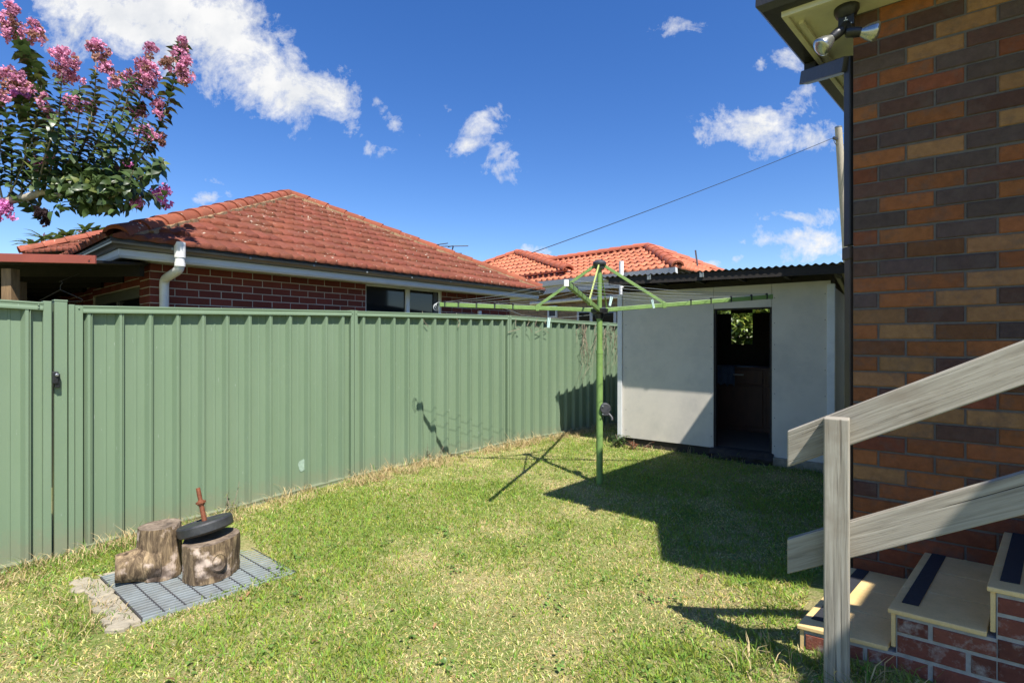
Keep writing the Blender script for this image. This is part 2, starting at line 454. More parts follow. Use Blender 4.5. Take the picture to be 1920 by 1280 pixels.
# ================================================================== GROUND
def axis(fine0, fine1, step, far):
    a = list(np.arange(fine0, fine1+1e-6, step))
    lo = [fine0-x for x in (far, far/3, far/9, far/27, far/81)]
    hi = [fine1+x for x in (far/81, far/27, far/9, far/3, far)]
    return np.array(lo+a+hi)
gx = axis(-6, 6, .15, 400); gy = axis(-2, 12, .15, 400)
GX, GY = np.meshgrid(gx, gy); GZ = gz(GX, GY)
nx = len(gx); idx = np.arange(len(gx)*len(gy)).reshape(len(gy), nx)
q = np.stack([idx[:-1, :-1], idx[:-1, 1:], idx[1:, 1:], idx[1:, :-1]], -1).reshape(-1, 4)
g = np_mesh('ground', np.stack([GX, GY, GZ], -1).reshape(-1, 3), q.ravel(), np.full(len(q), 4), None, M['ground'], smooth=True)
tag(g, kind='structure')

# ================================================================== FENCE
FP = [V(-3.204, 3.75), V(-1.72, 5.589), V(-.0675, 7.3125), V(1.62, 8.99), V(3.30, 10.67)]
FT = [CAMZ+.2615, CAMZ+.327, CAMZ+.36, CAMZ+.325, CAMZ+.30]
FB = [CAMZ-1.53, CAMZ-1.473, CAMZ-1.44, CAMZ-1.46, CAMZ-1.46]
def rib_sheet(mb, A, B, zt0, zt1, zb0, zb1, nribs, out, base=.0, first=.5):
    """profiled steel sheet from A to B, ribs toward out; trapezoid ribs between wide pans"""
    A = Vector(A); B = Vector(B); d = B-A; Ln = d.length; p = Ln/nribs; u = d/Ln
    prof = []
    for k in range(nribs):
        c = (k+first)*p
        for x, h in ((-.040, 0), (-.021, .045), (-.004, .045), (-.0025, .031), (.004, .045), (.007, .044), (.014, 0)): prof.append((c+x, h))
        # shallow swages in the pan
        for x, h in ((.085, 0), (.089, .003), (.099, .003), (.103, 0)):
            if c+x < Ln-.01 and p > .15: prof.append((c+x, h))
    prof = sorted([(0, 0)]+[q for q in prof if 0 < q[0] < Ln]+[(Ln, 0)])
    top = []; bot = []
    for x, h in prof:
        t = x/Ln; q = A+u*x+out*(base+h)
        top.append(mb.vert(V(q.x, q.y, zt0+(zt1-zt0)*t))); bot.append(mb.vert(V(q.x, q.y, zb0+(zb1-zb0)*t)))
    for i in range(len(prof)-1): mb.f.append([bot[i], bot[i+1], top[i+1], top[i]])
def rail(mb, A, B, zt0, zt1, hgt, dep, out, back=.035):
    A = Vector(A); B = Vector(B)
    pr = [(-back, 0), (dep, 0), (dep, -.012), (dep-.004, -.015), (dep-.004, -.034), (dep, -.037), (dep, -hgt), (-back, -hgt)]
    r = []
    for Q, z in ((A, zt0), (B, zt1)): r.append([V(Q.x, Q.y, z)+out*o+V(0, 0, h) for o, h in pr])
    mb.loft(r)
fence = thing('metal_fence', 'long sage green ribbed steel fence running along the lawn to the grey shed', 'fence', (FP[0].x, FP[0].y, FB[0]))
for i in range(4):
    A, B = FP[i], FP[i+1]; u = (B-A).normalized(); out = V(u.y, -u.x)
    a = A+u*(.045 if i else .085); b = B-u*.045
    mb = MB(); rib_sheet(mb, A+u*.03, B-u*.03, FT[i]-.02, FT[i+1]-.02, FB[i]-.02, FB[i+1]-.02, 12, out)
    s = mb.build('panel_sheet', M['fence'], fence)
    mb = MB(); rail(mb, a-u*.008, b+u*.008, FT[i], FT[i+1], .055, .054, out); mb.build('top_rail', M['fence'], fence, bevel=.003)
    mb = MB(); rail(mb, a-u*.008, b+u*.008, FB[i]+.045, FB[i+1]+.045, .055, .054, out); mb.build('bottom_rail', M['fence'], fence, bevel=.003)
for i in range(1, 4):
    u = (FP[i+1]-FP[i-1]).normalized(); out = V(u.y, -u.x)
    mb = MB()
    for s in (-1, 1):
        mb.box(FP[i]+u*(.003 if s > 0 else -.040)-out*.03+V(0, 0, FB[i]-.2), u*.037, out*.078, V(0, 0, FT[i]-FB[i]+.205))
    mb.box(FP[i]-u*.030-out*.02+V(0, 0, FB[i]-.2), u*.06, out*.055, V(0, 0, FT[i]-FB[i]+.198))
    for zz in (.028,):
        for s in (-.024, .02): mb.lathe(FP[i]+u*s+out*.0485+V(0, 0, FT[i]-zz), out, [(.006, 0), (.006, .004), (.003, .006)], 8)
    mb.build('post', M['fence'], fence, bevel=.003)
# pale patch where something was rubbed off the paint
mb = MB(); uq_ = (FP[1]-FP[0]).normalized(); oq_ = V(uq_.y, -uq_.x); r_ = (567-960)/F; t_ = (r_*FP[0].y-FP[0].x)/(uq_.x-r_*uq_.y)
qc = FP[0]+uq_*t_+V(0, 0, CAMZ-.243*5.2+.04); rq_ = random.Random(2)
mb.face([qc+oq_*.0045+uq_*math.cos(a)*.046*rq_.uniform(.85, 1.1)+V(0, 0, math.sin(a)*.062*rq_.uniform(.85, 1.1)) for a in [2*math.pi*k/18 for k in range(18)]])
M['palepatch'] = vary('worn_pale_paint', (.30, .40, .31), .6, .2, 40)
mb.build('worn_patch', M['palepatch'], fence)
# end channel beside the gate post
u0 = (FP[1]-FP[0]).normalized(); o0 = V(u0.y, -u0.x)
mb = MB(); mb.box(FP[0]-u0*.002-o0*.03+V(0, 0, FB[0]-.2), u0*.032, o0*.078, V(0, 0, FT[0]-FB[0]+.203))
mb.box(FP[0]+u0*.034-o0*.03+V(0, 0, FB[0]-.2), u0*.045, o0*.070, V(0, 0, FT[0]-FB[0]+.2))
mb.lathe(FP[0]+u0*.055+o0*.041+V(0, 0, FT[0]-.022), o0, [(.006, 0), (.006, .004), (.003, .006)], 8)
mb.build('post', M['fence'], fence, bevel=.003)
mb = MB(); mb.box(FP[0]-u0*.078-o0*.045+V(0, 0, FB[0]-.2), u0*.072, o0*.072, V(0, 0, FT[0]-FB[0]+.222))
gp = mb.build('post', M['fence'], fence, bevel=.004)
mb = MB(); mb.box(FP[0]-u0*.081-o0*.048+V(0, 0, FT[0]+.0225), u0*.078, o0*.078, V(0, 0, .012)); mb.build('post_cap', M['fence'], gp, bevel=.004)
# gate
gate = thing('metal_gate', 'green ribbed steel gate at the far left with black latch, closing against the fence post', 'gate', tuple(FP[0]-u0*1.1)[:2]+(FB[0],))
GA = FP[0]-u0*1.10; GB = FP[0]-u0*.095
ztA, ztB = CAMZ+.30, CAMZ+.272; zbA, zbB = CAMZ-1.53, CAMZ-1.555
mb = MB(); rib_sheet(mb, GA+u0*.03, GB-u0*.02, ztA-.02, ztB-.02, zbA+.02, zbB+.02, 5, o0); mb.build('panel_sheet', M['fence'], gate)
mb = MB(); rail(mb, GA+u0*.04, GB-u0*.045, ztA, ztB, .055, .050, o0)
for s in (-.02, -.04): mb.lathe(GB-u0*.07+o0*.05+V(0, 0, ztB+s), o0, [(.006, 0), (.006, .004), (.003, .006)], 8)
mb.build('top_rail', M['fence'], gate, bevel=.003)
mb = MB(); rail(mb, GA+u0*.04, GB-u0*.045, zbA+.055, zbB+.055, .055, .050, o0); mb.build('bottom_rail', M['fence'], gate, bevel=.003)
for Q, zt, zb in ((GA, ztA, zbA), (GB-u0*.045, ztB, zbB)):
    mb = MB(); mb.box(Q-o0*.035+V(0, 0, zb-.03), u0*.045, o0*.08, V(0, 0, zt-zb+.04)); mb.build('stile', M['fence'], gate, bevel=.003)
lz = CAMZ+(640-705)/F*3.69
mb = MB(); mb.box(GB-u0*.002+o0*.0275+V(0, 0, lz-.05), u0*.034, o0*.05, V(0, 0, .085)); mb.cbox(GB+u0*.028+o0*.052+V(0, 0, lz-.03), u0*.03, o0*.03, V(0, 0, .10))
lt = mb.build('latch', M['black'], gate, bevel=.006)
mb = MB(); mb.lathe(GB+u0*.022+o0*.078+V(0, 0, lz+.012), o0, [(.011, 0), (.011, .008), (.006, .010)], 14); mb.build('lock_barrel', M['steel'], lt)

# ================================================================== NEIGHBOUR HOUSE
g_ = D2(4.48, 5.26); gi = V(-g_.y, g_.x); go = -gi
C1 = V(-3.85, 5.0); C2 = C1+g_*6.91; EZ = CAMZ+1.0
nh = thing('brick_house', 'single storey red brick house with hipped terracotta roof behind the green fence', 'house', (C1.x, C1.y, 0))
W0 = C1+gi*.424+g_*.424; WLN = 5.94; SZ = EZ-.15
mb = MB(); ins = .003
win_a, win_b = 2.69, 4.18
def wseg(mb, a, b, z0, z1, off=0, th=.11):
    mb.box(W0+g_*a+gi*off+V(0, 0, z0), g_*(b-a), gi*th, V(0, 0, z1-z0))
wseg(mb, 0, win_a, -.3, SZ); wseg(mb, win_a, win_b, -.3, CAMZ-.4); wseg(mb, win_b, WLN, -.3, SZ)
# side wall under the carport, door opening left in
mb.box(W0+V(0, 0, -.3)+gi*.11, gi*.25, g_*.11, V(0, 0, SZ+.3)); mb.box(W0+V(0, 0, CAMZ+.62)+gi*.36, gi*2.2, g_*.11, V(0, 0, SZ-CAMZ-.62)); mb.box(W0+V(0, 0, -.3)+gi*2.56, gi*3, g_*.11, V(0, 0, SZ+.3))
mb.box(W0+g_*(WLN-.11)+V(0, 0, -.3)+gi*.11, gi*5.4, g_*.11, V(0, 0, SZ+.3))
wl = mb.build('wall', M['lightmortar'], nh)
rb = random.Random(11)
mb = MB()
def redc(r, k): return jit((.165, .034, .022), .22, rb)
def sk(a, e, zb, zt): return (a > win_a-.05 and e < win_b+.05 and zt > CAMZ-.4)
def sk2(a, e, zb, zt): return zt > SZ-.005
zz0 = SZ-.0857*22
for a0, b0, zA, zB in ((0, win_a, zz0, SZ), (win_b, WLN, zz0, SZ), (win_a, win_b, zz0, zz0+.0857*5)):
    bricks(mb, W0+g_*a0, g_, go, b0-a0, zA, zB, .0857, .24, redc, depth=.006, half0=int(a0 > 0 and a0 < 3))
bricks(mb, W0+gi*.36, -gi, -g_, .36, zz0, SZ, .0857, .24, redc, depth=.006, half0=1)
bricks(mb, W0+gi*5.5, -gi, -g_, 2.94, zz0, SZ, .0857, .24, redc, depth=.006)
bricks(mb, W0+gi*2.56, -gi, -g_, 2.2, CAMZ+.63, CAMZ+.63+2*.0857, .0857, .24, redc, depth=.006)
mb.build('brickwork', M['redbrick'], wl)
# window
wn = MB(); fr = .045
wz0, wz1 = CAMZ-.4, SZ
def wbar(mb, a, b, z0, z1, off=.02, th=.05): wseg(mb, a, b, z0, z1, off, th)
wbar(wn, win_a, win_a+fr*.6, wz0, wz1); wbar(wn, win_b-fr, win_b, wz0, wz1)
wbar(wn, win_a+fr*.6, win_b-fr, wz1-.025, wz1); wbar(wn, win_a+fr*.6, win_b-fr, wz0, wz0+.05); wbar(wn, 3.445, 3.515, wz0+.05, wz1-.025, .01)
w_ = wn.build('window', M['whitetrim'], nh, bevel=.004)
for a, b in ((win_a+fr*.6, 3.445), (3.515, win_b-fr)):
    mb = MB(); wseg(mb, a, b, wz0+.05, wz1-.025, .045, .008); mb.build('pane', M['glass'], w_)
mb = MB(); wseg(mb, win_b-fr-.11, win_b-fr-.03, wz0+.05, wz1-.025, .030, .012); mb.build('sash_frame', M['grey_plastic'], w_)
# door in the side wall (under the carport)
mb = MB(); mb.box(W0+gi*.37+g_*.02+V(0, 0, CAMZ+.50), gi*2.18, g_*.06, V(0, 0, .11)); mb.box(W0+gi*.37+g_*.02+V(0, 0, -.1), gi*.08, g_*.06, V(0, 0, CAMZ+.6)); mb.box(W0+gi*1.4+g_*.02+V(0, 0, -.1), gi*.06, g_*.05, V(0, 0, CAMZ+.6))
M['doorgrey'] = vary('shade_darkened_door', (.13, .13, .105), .5, .1, 6)  # white door coloured grey to imitate the dim carport interior
dr = mb.build('sliding_door', M['doorgrey'], nh, bevel=.004)
mb = MB(); mb.box(W0+gi*.45+g_*.05+V(0, 0, -.1), gi*2.1, g_*.01, V(0, 0, CAMZ+.6)); mb.build('pane', M['glass'], dr)
# eaves: soffit, fascia, gutter along three sides
EN = 7.5
def eave(mb, prof, closed=True):
    """profile (inward, z) swept around the left side, the front and the right side"""
    r = []
    for Q, d in ((C1+gi*EN, g_), (C1, g_+gi), (C2, gi-g_), (C2+gi*EN, -g_)):
        r.append([V(Q.x, Q.y, EZ)+d*o+V(0, 0, z) for o, z in prof])
    mb.loft(r)
mb = MB(); eave(mb, [(.0, 0), (.018, 0), (.022, -.02), (.11, -.02), (.11, -.085), (.03, -.085), (.012, -.055), (.0, -.05), (-.006, -.02)])
gt = mb.build('gutter', M['guttercol'], nh, smooth=True, sharp=50)
for k in range(9):
    mb = MB(); q = C1+g_*(.5+k*.78)
    mb.box(q+go*.006+V(0, 0, EZ-.055), g_*.022, go*.004, V(0, 0, .05)); mb.build('gutter_bracket', M['galv'], gt)
mb = MB(); eave(mb, [(-.012, .006), (.02, .006), (.02, -.030), (-.012, -.030)]); mb.build('gutter_lip', M['darkgutter'], gt)
mb = MB(); eave(mb, [(.112, -.03), (.14, -.03), (.14, -.16), (.112, -.16)]); eave(mb, [(.07, -.088), (.111, -.088), (.111, -.175), (.085, -.175), (.07, -.15)])
mb.build('fascia', M['eavegrey'], nh, bevel=.004)
mb = MB(); eave(mb, [(.14, -.149), (.44, -.149), (.44, -.142), (.14, -.142)]); mb.build('soffit', M['eavegrey'], nh)
# roof
pitch = math.tan(R(27)); hw = 3.455
APX = C1+g_*hw+gi*hw+V(0, 0, EZ+hw*pitch)
RE = APX+gi*4.0
slope = math.hypot(1, pitch); ubv = (gi+V(0, 0, pitch)).normalized()
rt = MB()
rt.face([C1+V(0, 0, EZ-.02), C2+V(0, 0, EZ-.02), APX-V(0, 0, .05)])
rt.face([C1+V(0, 0, EZ-.02), APX-V(0, 0, .05), RE-V(0, 0, .05), C1+gi*EN+V(0, 0, EZ-.02)])
rt.face([C2+V(0, 0, EZ-.02), C2+gi*EN+V(0, 0, EZ-.02), RE-V(0, 0, .05), APX-V(0, 0, .05)])
rf = rt.build('roof', M['roofgrey'], nh)
TC = (.208, .066, .039)
e = .04
tile_face('roof_tiles', C1+V(0, 0, EZ+.01)-gi*e, g_, ubv, [(0, 0), (6.91, 0), (hw, hw*slope)], M['tile'], rf, TC, seed=2)
ubl = (g_+V(0, 0, pitch)).normalized()
tile_face('roof_tiles', C1+gi*EN+V(0, 0, EZ+.01)-g_*e, -gi, ubl, [(0, 0), (EN, 0), (EN-hw, hw*slope), (0, hw*slope)], M['tile'], rf, TC, seed=3)
ubr = (-g_+V(0, 0, pitch)).normalized()
tile_face('roof_tiles', C2+V(0, 0, EZ+.01)+g_*e, gi, ubr, [(0, 0), (EN, 0), (EN, hw*slope), (hw, hw*slope)], M['tile'], rf, TC, seed=4)
mb = MB()
for a, b in ((C1+V(0, 0, EZ+.06)+(g_+gi)*.06, APX+V(0, 0, .05)), (C2+V(0, 0, EZ+.06)+(gi-g_)*.06, APX+V(0, 0, .05)), (RE+V(0, 0, .05), APX+V(0, 0, .05))):
    hip_caps(mb, a, b, (.29, .088, .048))
mb.build('ridge_cap', M['tile'], rf, smooth=True)
mb = MB()
for a, b in ((C1+V(0, 0, EZ+.03)+(g_+gi)*.1, APX), (C2+V(0, 0, EZ+.03)+(gi-g_)*.1, APX)):
    d = (b-a); n = 60; rr = random.Random(9); s = d.cross(V(0, 0, 1)).normalized()
    for k in range(n):
        p = a+d*(k/n); w = .30+rr.uniform(-.05, .05)
        mb.beam(p+V(0, 0, .012+rr.uniform(-.008, .008)), p+d/n+V(0, 0, .012), w, .05)
M['bedding'] = vary('ridge_bedding', (.30, .20, .105), .95, .4, 18, bump=.7, bscale=40)
mb.build('ridge_bedding', M['bedding'], rf)
# rear wing on the left of the house
wA = V(-9.3, 9.3); 
wp = P(205, 440, 10.6); wq = P(40, 476, 9.6); w3 = V(wq.x+5.5, wq.y+3.8, wq.z)
mb = MB(); mb.face([V(wq.x, wq.y, wq.z), V(-4.6, 8.3, wq.z), V(wp.x, wp.y, wp.z)]); mb.face([V(wq.x, wq.y, wq.z), wp, V(wq.x-.5, wq.y+5, wq.z)])
rw = mb.build('rear_roof', M['roofgrey'], nh)
ua = (V(-4.6, 8.3)-V(wq.x, wq.y)).normalized(); wd = (V(-4.6, 8.3)-V(wq.x, wq.y)).length
foot = (V(wp.x, wp.y)-V(wq.x, wq.y)).dot(ua); perp = V(wp.x, wp.y)-V(wq.x, wq.y)-ua*foot
ubw = V(perp.x, perp.y, wp.z-wq.z); 
tile_face('roof_tiles', wq+V(0, 0, .02), ua, ubw.normalized(), [(0, 0), (wd, 0), (foot, ubw.length)], M['tile'], rw, TC, seed=6)
mb = MB(); hip_caps(mb, wq+V(0, 0, .06), wp+V(0, 0, .05), (.40, .12, .075)); mb.build('ridge_cap', M['tile'], rw, smooth=True)
# downpipe
dq = C1+g_*.568
zt = EZ-.06
pA = V(dq.x, dq.y, zt)+go*.035
wallp = W0+g_*.117+go*.055
pts = [pA+V(0, 0, .09), pA+V(0, 0, -.13)]
def bend(a, b, c, r=.05, n=5):
    a = Vector(a); b = Vector(b); c = Vector(c); d1 = (a-b).normalized(); d2 = (c-b).normalized()
    p0 = b+d1*r; p2 = b+d2*r
    return [p0*(1-t)**2+b*2*t*(1-t)+p2*t*t for t in [k/n for k in range(n+1)]]
pB = pA+V(0, 0, -.19); pC = V(wallp.x, wallp.y, CAMZ+.675)
path = [pA+V(0, 0, .085)]+bend(pA, pB, pC, .07)+bend(pB, pC, V(pC.x, pC.y, 0), .07)+[V(pC.x, pC.y, -.1)]
mb = MB(); mb.tube(path, .045, 16); dp = mb.build('downpipe', M['whitepvc'], nh, smooth=True)
mb = MB(); mb.tube([pA+V(0, 0, .09), pA+V(0, 0, -.07)], .052, 18); mb.build('pipe_collar', M['whitepvc'], dp, smooth=True); mb = MB(); mb.tube([pA+V(0, 0, -.12), pA+V(0, 0, -.16)], .050, 18); mb.build('pipe_collar', M['whitepvc'], dp, smooth=True)
# small downpipe far right of this wall
mb = MB(); q = W0+g_*5.05+go*.045; mb.tube([V(q.x, q.y, -.1), V(q.x, q.y, CAMZ+.55)], .04, 12); mb.build('downpipe', M['whitepvc'], nh, smooth=True)

# ================================================================== CARPORT
cp = thing('carport', 'low carport with red metal fascia and raw timber posts left of the brick house', 'carport', (-5.4, 5.3, -.1))
c0 = P(-190, 478, 4.55); c1 = P(178, 486, 4.65)
mb = MB(); mb.box(c0-V(0, 0, .04), c1-c0, V(0, .02), V(0, 0, .075)); mb.lathe(P(167, 486, 4.64), V(0, -1, 0), [(.008, 0), (.008, .006)], 10)
mb.build('fascia', M['redmetal'], cp, bevel=.003)
zf = c1.z-.045; zh = CAMZ+.835; W1 = W0+go*.02-g_*.012; W2 = W0+gi*4.9-g_*.012
def slab_poly(mb, pts, th): mb.loft([[p-V(0, 0, th) for p in pts], pts])
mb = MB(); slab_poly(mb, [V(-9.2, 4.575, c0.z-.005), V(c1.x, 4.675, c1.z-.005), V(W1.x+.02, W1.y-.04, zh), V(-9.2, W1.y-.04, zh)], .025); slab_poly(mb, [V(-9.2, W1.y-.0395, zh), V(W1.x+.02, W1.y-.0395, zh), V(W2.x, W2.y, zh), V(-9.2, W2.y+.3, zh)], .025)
mb.build('roof_sheet', M['carport_dark'], cp)
mb = MB(); mb.box(V(-9.2, W1.y-.14, zh-.15), V(W1.x+9.2, 0), V(0, .07), V(0, 0, .122)); mb.build('beam', M['carport_dark'], cp, bevel=.003)
for k in range(1, 5): mb = MB(); mb.box(V(-9.2, W1.y+k*.62, zh-.13), V(W1.x+9.2-k*.75, 0), V(0, .045), V(0, 0, .10)); mb.build('beam', M['carport_dark'], cp, bevel=.003)
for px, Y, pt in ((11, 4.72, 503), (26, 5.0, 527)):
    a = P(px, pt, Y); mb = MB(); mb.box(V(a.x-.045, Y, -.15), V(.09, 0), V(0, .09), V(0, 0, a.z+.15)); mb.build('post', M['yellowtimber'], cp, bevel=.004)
mb = MB(); mb.box(V(-9.9, 8.95, -.1), V(2.2, 0), V(0, .05), V(0, 0, 2.35)); mb.build('back_wall', M['carport_dark'], cp)
mb = MB(); mb.box(V(-8.9, 4.9, -.1), V(0, 4.0), V(-.05, 0), V(0, 0, 2.35)); mb.build('side_wall', M['carport_dark'], cp)
mb = MB(); mb.box(V(-8.8, 5.25, -.1), V(4.6, 0), V(0, .05), V(0, 0, CAMZ+.30)); mb.build('bounce_blocker', M['carport_dark'], cp)  # added low screen hidden behind the fence, keeps bounced sunlight out
# coat hanger
mb = MB(); hc = P(113, 545, 4.95); s = .22
mb.tube([hc+V(0, 0, .01), hc+V(-s, .02, -.095), hc+V(-s-.01, .02, -.105), hc+V(-s, .02, -.115), hc+V(s, -.02, -.10), hc+V(s+.01, -.02, -.09), hc+V(s, -.02, -.08), hc+V(0, 0, .01)], .003, 6)
mb.tube([hc+V(0, 0, .01), hc+V(0, 0, .05), hc+V(.02, 0, .07), hc+V(.01, 0, .095), hc+V(-.01, 0, .085)], .003, 6); mb.tube([hc+V(0, 0, .09), V(hc.x, hc.y+.22, zh-.16)], .002, 5)
h = mb.build('coat_hanger', M['hangerwire'], None, loc=hc); tag(h, 'thin wire coat hanger hanging in the dark carport opening', 'hanger')

# frangipani behind the carport roof
def rosette(pos, n, ln, cup, rg, col):
    P_, D_, U_, S_, C_ = [], [], [], [], []
    for k in range(n):
        th = rg.uniform(0, 6.28); el = rg.uniform(cup-.5, cup+.6)
        d = np.array([math.cos(th)*math.cos(el), math.sin(th)*math.cos(el), math.sin(el)])
        P_.append(pos); D_.append(d); U_.append([0, 0, 1.0]); S_.append(ln*rg.uniform(.7, 1.2)); C_.append(np.array(col)*rg.uniform(.6, 1.4))
    return P_, D_, U_, S_, C_
fr_ = thing('frangipani_tree', 'small tree with spiky leaf rosettes showing above the far left roof', 'tree', (-9.6, 11.5, 0))
mb = MB(); acc = [[], [], [], [], []]
for px, py, Y in ((82, 458, 11.5), (112, 454, 11.8), (128, 456, 11.4), (160, 443, 11.6), (150, 452, 12), (62, 470, 11.4), (100, 462, 11.6), (176, 448, 11.9)):
    t_ = P(px, py-8, Y); mb.tube([V(-9.6, 11.5, -.1), V(-9.5, 11.5, 1.2), V((t_.x-9.5)/2, (t_.y+11.5)/2, 2.1), t_], [.12, .1, .05, .03], 8)
    for a, b in zip(acc, rosette(np.array(t_), 16, .36, .35, RNG, (.11, .15, .035))): a += b
    for a, b in zip(acc, rosette(np.array(t_)+np.array([0, 0, .08]), 4, .10, .9, RNG, (.55, .22, .25))): a += b
mb.build('trunk', M['vine'], fr_, smooth=True)
leaves_mesh('crown', *acc[:4], .28, acc[4], M['leaf'], fr_, loc=WL[fr_.name])

# TV antenna on the ridge
an = P(820, 462, 12.5); ant = thing('tv_antenna', 'dark multi-element television antenna showing over the red tiled hip', 'antenna', tuple(an-V(0, 0, .6)))
mb = MB(); mb.tube([an-V(0, 0, 1.0), an+V(.03, 0, .05)], .018, 8); mb.build('mast', M['antenna'], ant); mb = MB(); mb.tube([P(845, 480, 12.5), P(850, 461, 12.5)], .016, 8); mb.build('mast', M['antenna'], ant)
mb = MB(); b0 = P(778, 447, 12.5); b1 = P(815, 464, 12.4); mb.beam(b0, b1, .03, .03)
for k in range(12):
    p = b0+(b1-b0)*(k/11); mb.beam(p-V(.045, .16, -.015), p+V(.045, .16, -.015), .012, .012)
mb.build('boom', M['antenna'], ant)
for a, b in (((818, 459), (840, 456)), ((818, 462), (878, 461)), ((836, 474), (866, 475)), ((840, 463), (850, 461))):
    mb = MB(); mb.tube([P(*a, 12.5), P(*b, 12.45)], .012, 6); mb.build('dipole', M['antenna'], ant)

# ================================================================== SECOND HOUSE (orange roof)
d2 = D2(.711, -.703); i2 = V(-d2.y, d2.x)         # along eave to the right, inward
E0 = V(.625, 14.18); E2 = CAMZ+1.6
sh = thing('tiled_house', 'farther tan brick house with bright orange tiled roof behind the clothes hoist', 'house', (E0.x, E0.y, 0))
ER = E0+d2*4.156; EL = E0-d2*2.0; wd2 = 1.70; p2 = .5
PK = ER-d2*wd2+i2*wd2+V(0, 0, E2+wd2*p2); PL = EL+i2*wd2+V(0, 0, E2+wd2*p2)
mb = MB(); z = V(0, 0, E2-.03)
mb.face([EL+z, ER+z, PK-V(0, 0, .05), PL-V(0, 0, .05)]); mb.face([ER+z, ER+i2*2*wd2+z, PK-V(0, 0, .05)]); mb.face([EL+i2*2*wd2+z, PL-V(0, 0, .05), PK-V(0, 0, .05), ER+i2*2*wd2+z])
r2 = mb.build('roof', M['roofgrey'], sh)
OC = (.56, .180, .088); sl = math.hypot(1, p2)
LN = (ER-EL).length
M['tile2'] = m_colattr('orange_tile', .7, .2, 20, .3, 90, dirt=(.16, .07, .045), dirtamt=.25, dirtscale=4)
tile_face('roof_tiles', EL+V(0, 0, E2), d2, (i2+V(0, 0, p2)).normalized(), [(0, 0), (LN, 0), (LN-wd2, wd2*sl), (0, wd2*sl)], M['tile2'], r2, OC, tw=.20, L=.30, wave=.045, nose=.02, step=.03, seed=8, res=6)
tile_face('roof_tiles', ER+V(0, 0, E2), i2, (-d2+V(0, 0, p2)).normalized(), [(0, 0), (2*wd2, 0), (wd2, wd2*sl)], M['tile2'], r2, OC, tw=.20, L=.30, wave=.045, nose=.02, step=.03, seed=9, res=6)
mb = MB(); up = V(0, 0, .06)
for a, b in ((ER+V(0, 0, E2)+up, PK+up), (ER+i2*2*wd2+V(0, 0, E2)+up, PK+up), (PL+up, PK+up)): hip_caps(mb, a, b, (.46, .13, .065), r=.13)
mb.build('ridge_cap', M['tile2'], r2, smooth=True)
# main hip beyond
K1 = P(970, 476, 17.5); 
bl = K1-d2*3.4-i2*1.8-V(0, 0, 1.1); br = K1+d2*3.6-i2*1.8-V(0, 0, 1.1); rr_ = K1+i2*4+d2*.0
mb = MB(); mb.face([bl, br, K1-V(0, 0, .04)]); mb.face([br, br+i2*6, K1+i2*3-V(0, 0, .04), K1-V(0, 0, .04)]); rm = mb.build('main_roof', M['tile2'], sh)
uu = (K1-(bl+(br-bl)*(3.4/7.0))); 
tile_face('roof_tiles', bl+V(0, 0, .02), d2, uu.normalized(), [(0, 0), (7.0, 0), (3.4, uu.length)], M['tile2'], rm, OC, tw=.2, L=.30, wave=.045, nose=.02, step=.03, seed=10, res=6)
mb = MB(); hip_caps(mb, bl+up, K1+up, (.46, .13, .065), r=.13); hip_caps(mb, br+up, K1+up, (.46, .13, .065), r=.15); hip_caps(mb, K1+i2*.1+up, K1+i2*3+up, (.5, .15, .075), r=.13); mb.build('ridge_cap', M['tile2'], rm, smooth=True)
# walls
w2 = EL+i2*.35; wl2 = LN-.35
mb = MB(); mb.box(w2+V(0, 0, -.2), d2*wl2, i2*.12, V(0, 0, E2-.05)); mb.box(w2+d2*(wl2-.12)+i2*.12+V(0, 0, -.2), d2*.12, i2*2.6, V(0, 0, E2-.05))
ww = mb.build('wall', M['mortar'], sh); rb2 = random.Random(21)
mb = MB(); bricks(mb, w2, d2, -i2, wl2, .55, E2-.2, .0857, .24, lambda r, k: jit((.34, .235, .145), .2, rb2), depth=.006); mb.build('brickwork', M['redbrick'], ww)
mb = MB(); r = []
for Q in (EL, ER): r.append([V(Q.x, Q.y, E2)+i2*o+V(0, 0, zz) for o, zz in [(-.10, .0), (.0, .0), (.02, -.13), (-.08, -.13)]])
mb.loft(r); mb.build('gutter', M['eavegrey'], sh)
mb = MB(); mb.box(EL+i2*.03+V(0, 0, E2-.16), d2*LN, i2*.32, V(0, 0, .02)); mb.box(EL+i2*.02+V(0, 0, E2-.32), d2*LN, i2*.03, V(0, 0, .19)); mb.build('fascia', M['eavegrey'], sh)
def onwall2(px, py, off):                 # where the sight line meets the wall plane
    rx = (px-960)/F; O = w2-i2*off
    t = (O.x*i2.x+O.y*i2.y)/(rx*i2.x+i2.y); return P(px, py, t)
a = onwall2(1083, 583, .01); b = onwall2(1156, 583, .01)
mb = MB(); dd = (b-a); mb.box(V(a.x, a.y, .7), dd, -i2*.03, V(0, 0, a.z-.7)); wf = mb.build('window', M['eavegrey'], sh)
for f0, f1 in ((.06, .34), (.42, .94)): mb = MB(); mb.box(V(a.x, a.y, .75)+dd*f0-i2*.031, dd*(f1-f0), -i2*.006, V(0, 0, a.z-.79)); mb.build('pane', M['glass'], wf)
a = onwall2(1037, 585, .01); mb = MB()
for k in range(4):
    ang = [(-.16, -.15, .32, .04), (-.16, .13, .32, .04), (-.16, -.11, .04, .24), (.12, -.11, .04, .24)][k]
    mb.box(a+d2*ang[0]+V(0, 0, ang[1]), d2*ang[2], -i2*.05, V(0, 0, ang[3]))
vt = mb.build('wall_vent', M['whitetrim'], sh); mb = MB(); mb.box(a-d2*.12-V(0, 0, .11), d2*.24, -i2*.02, V(0, 0, .24)); mb.build('grille', M['grey_plastic'], vt)
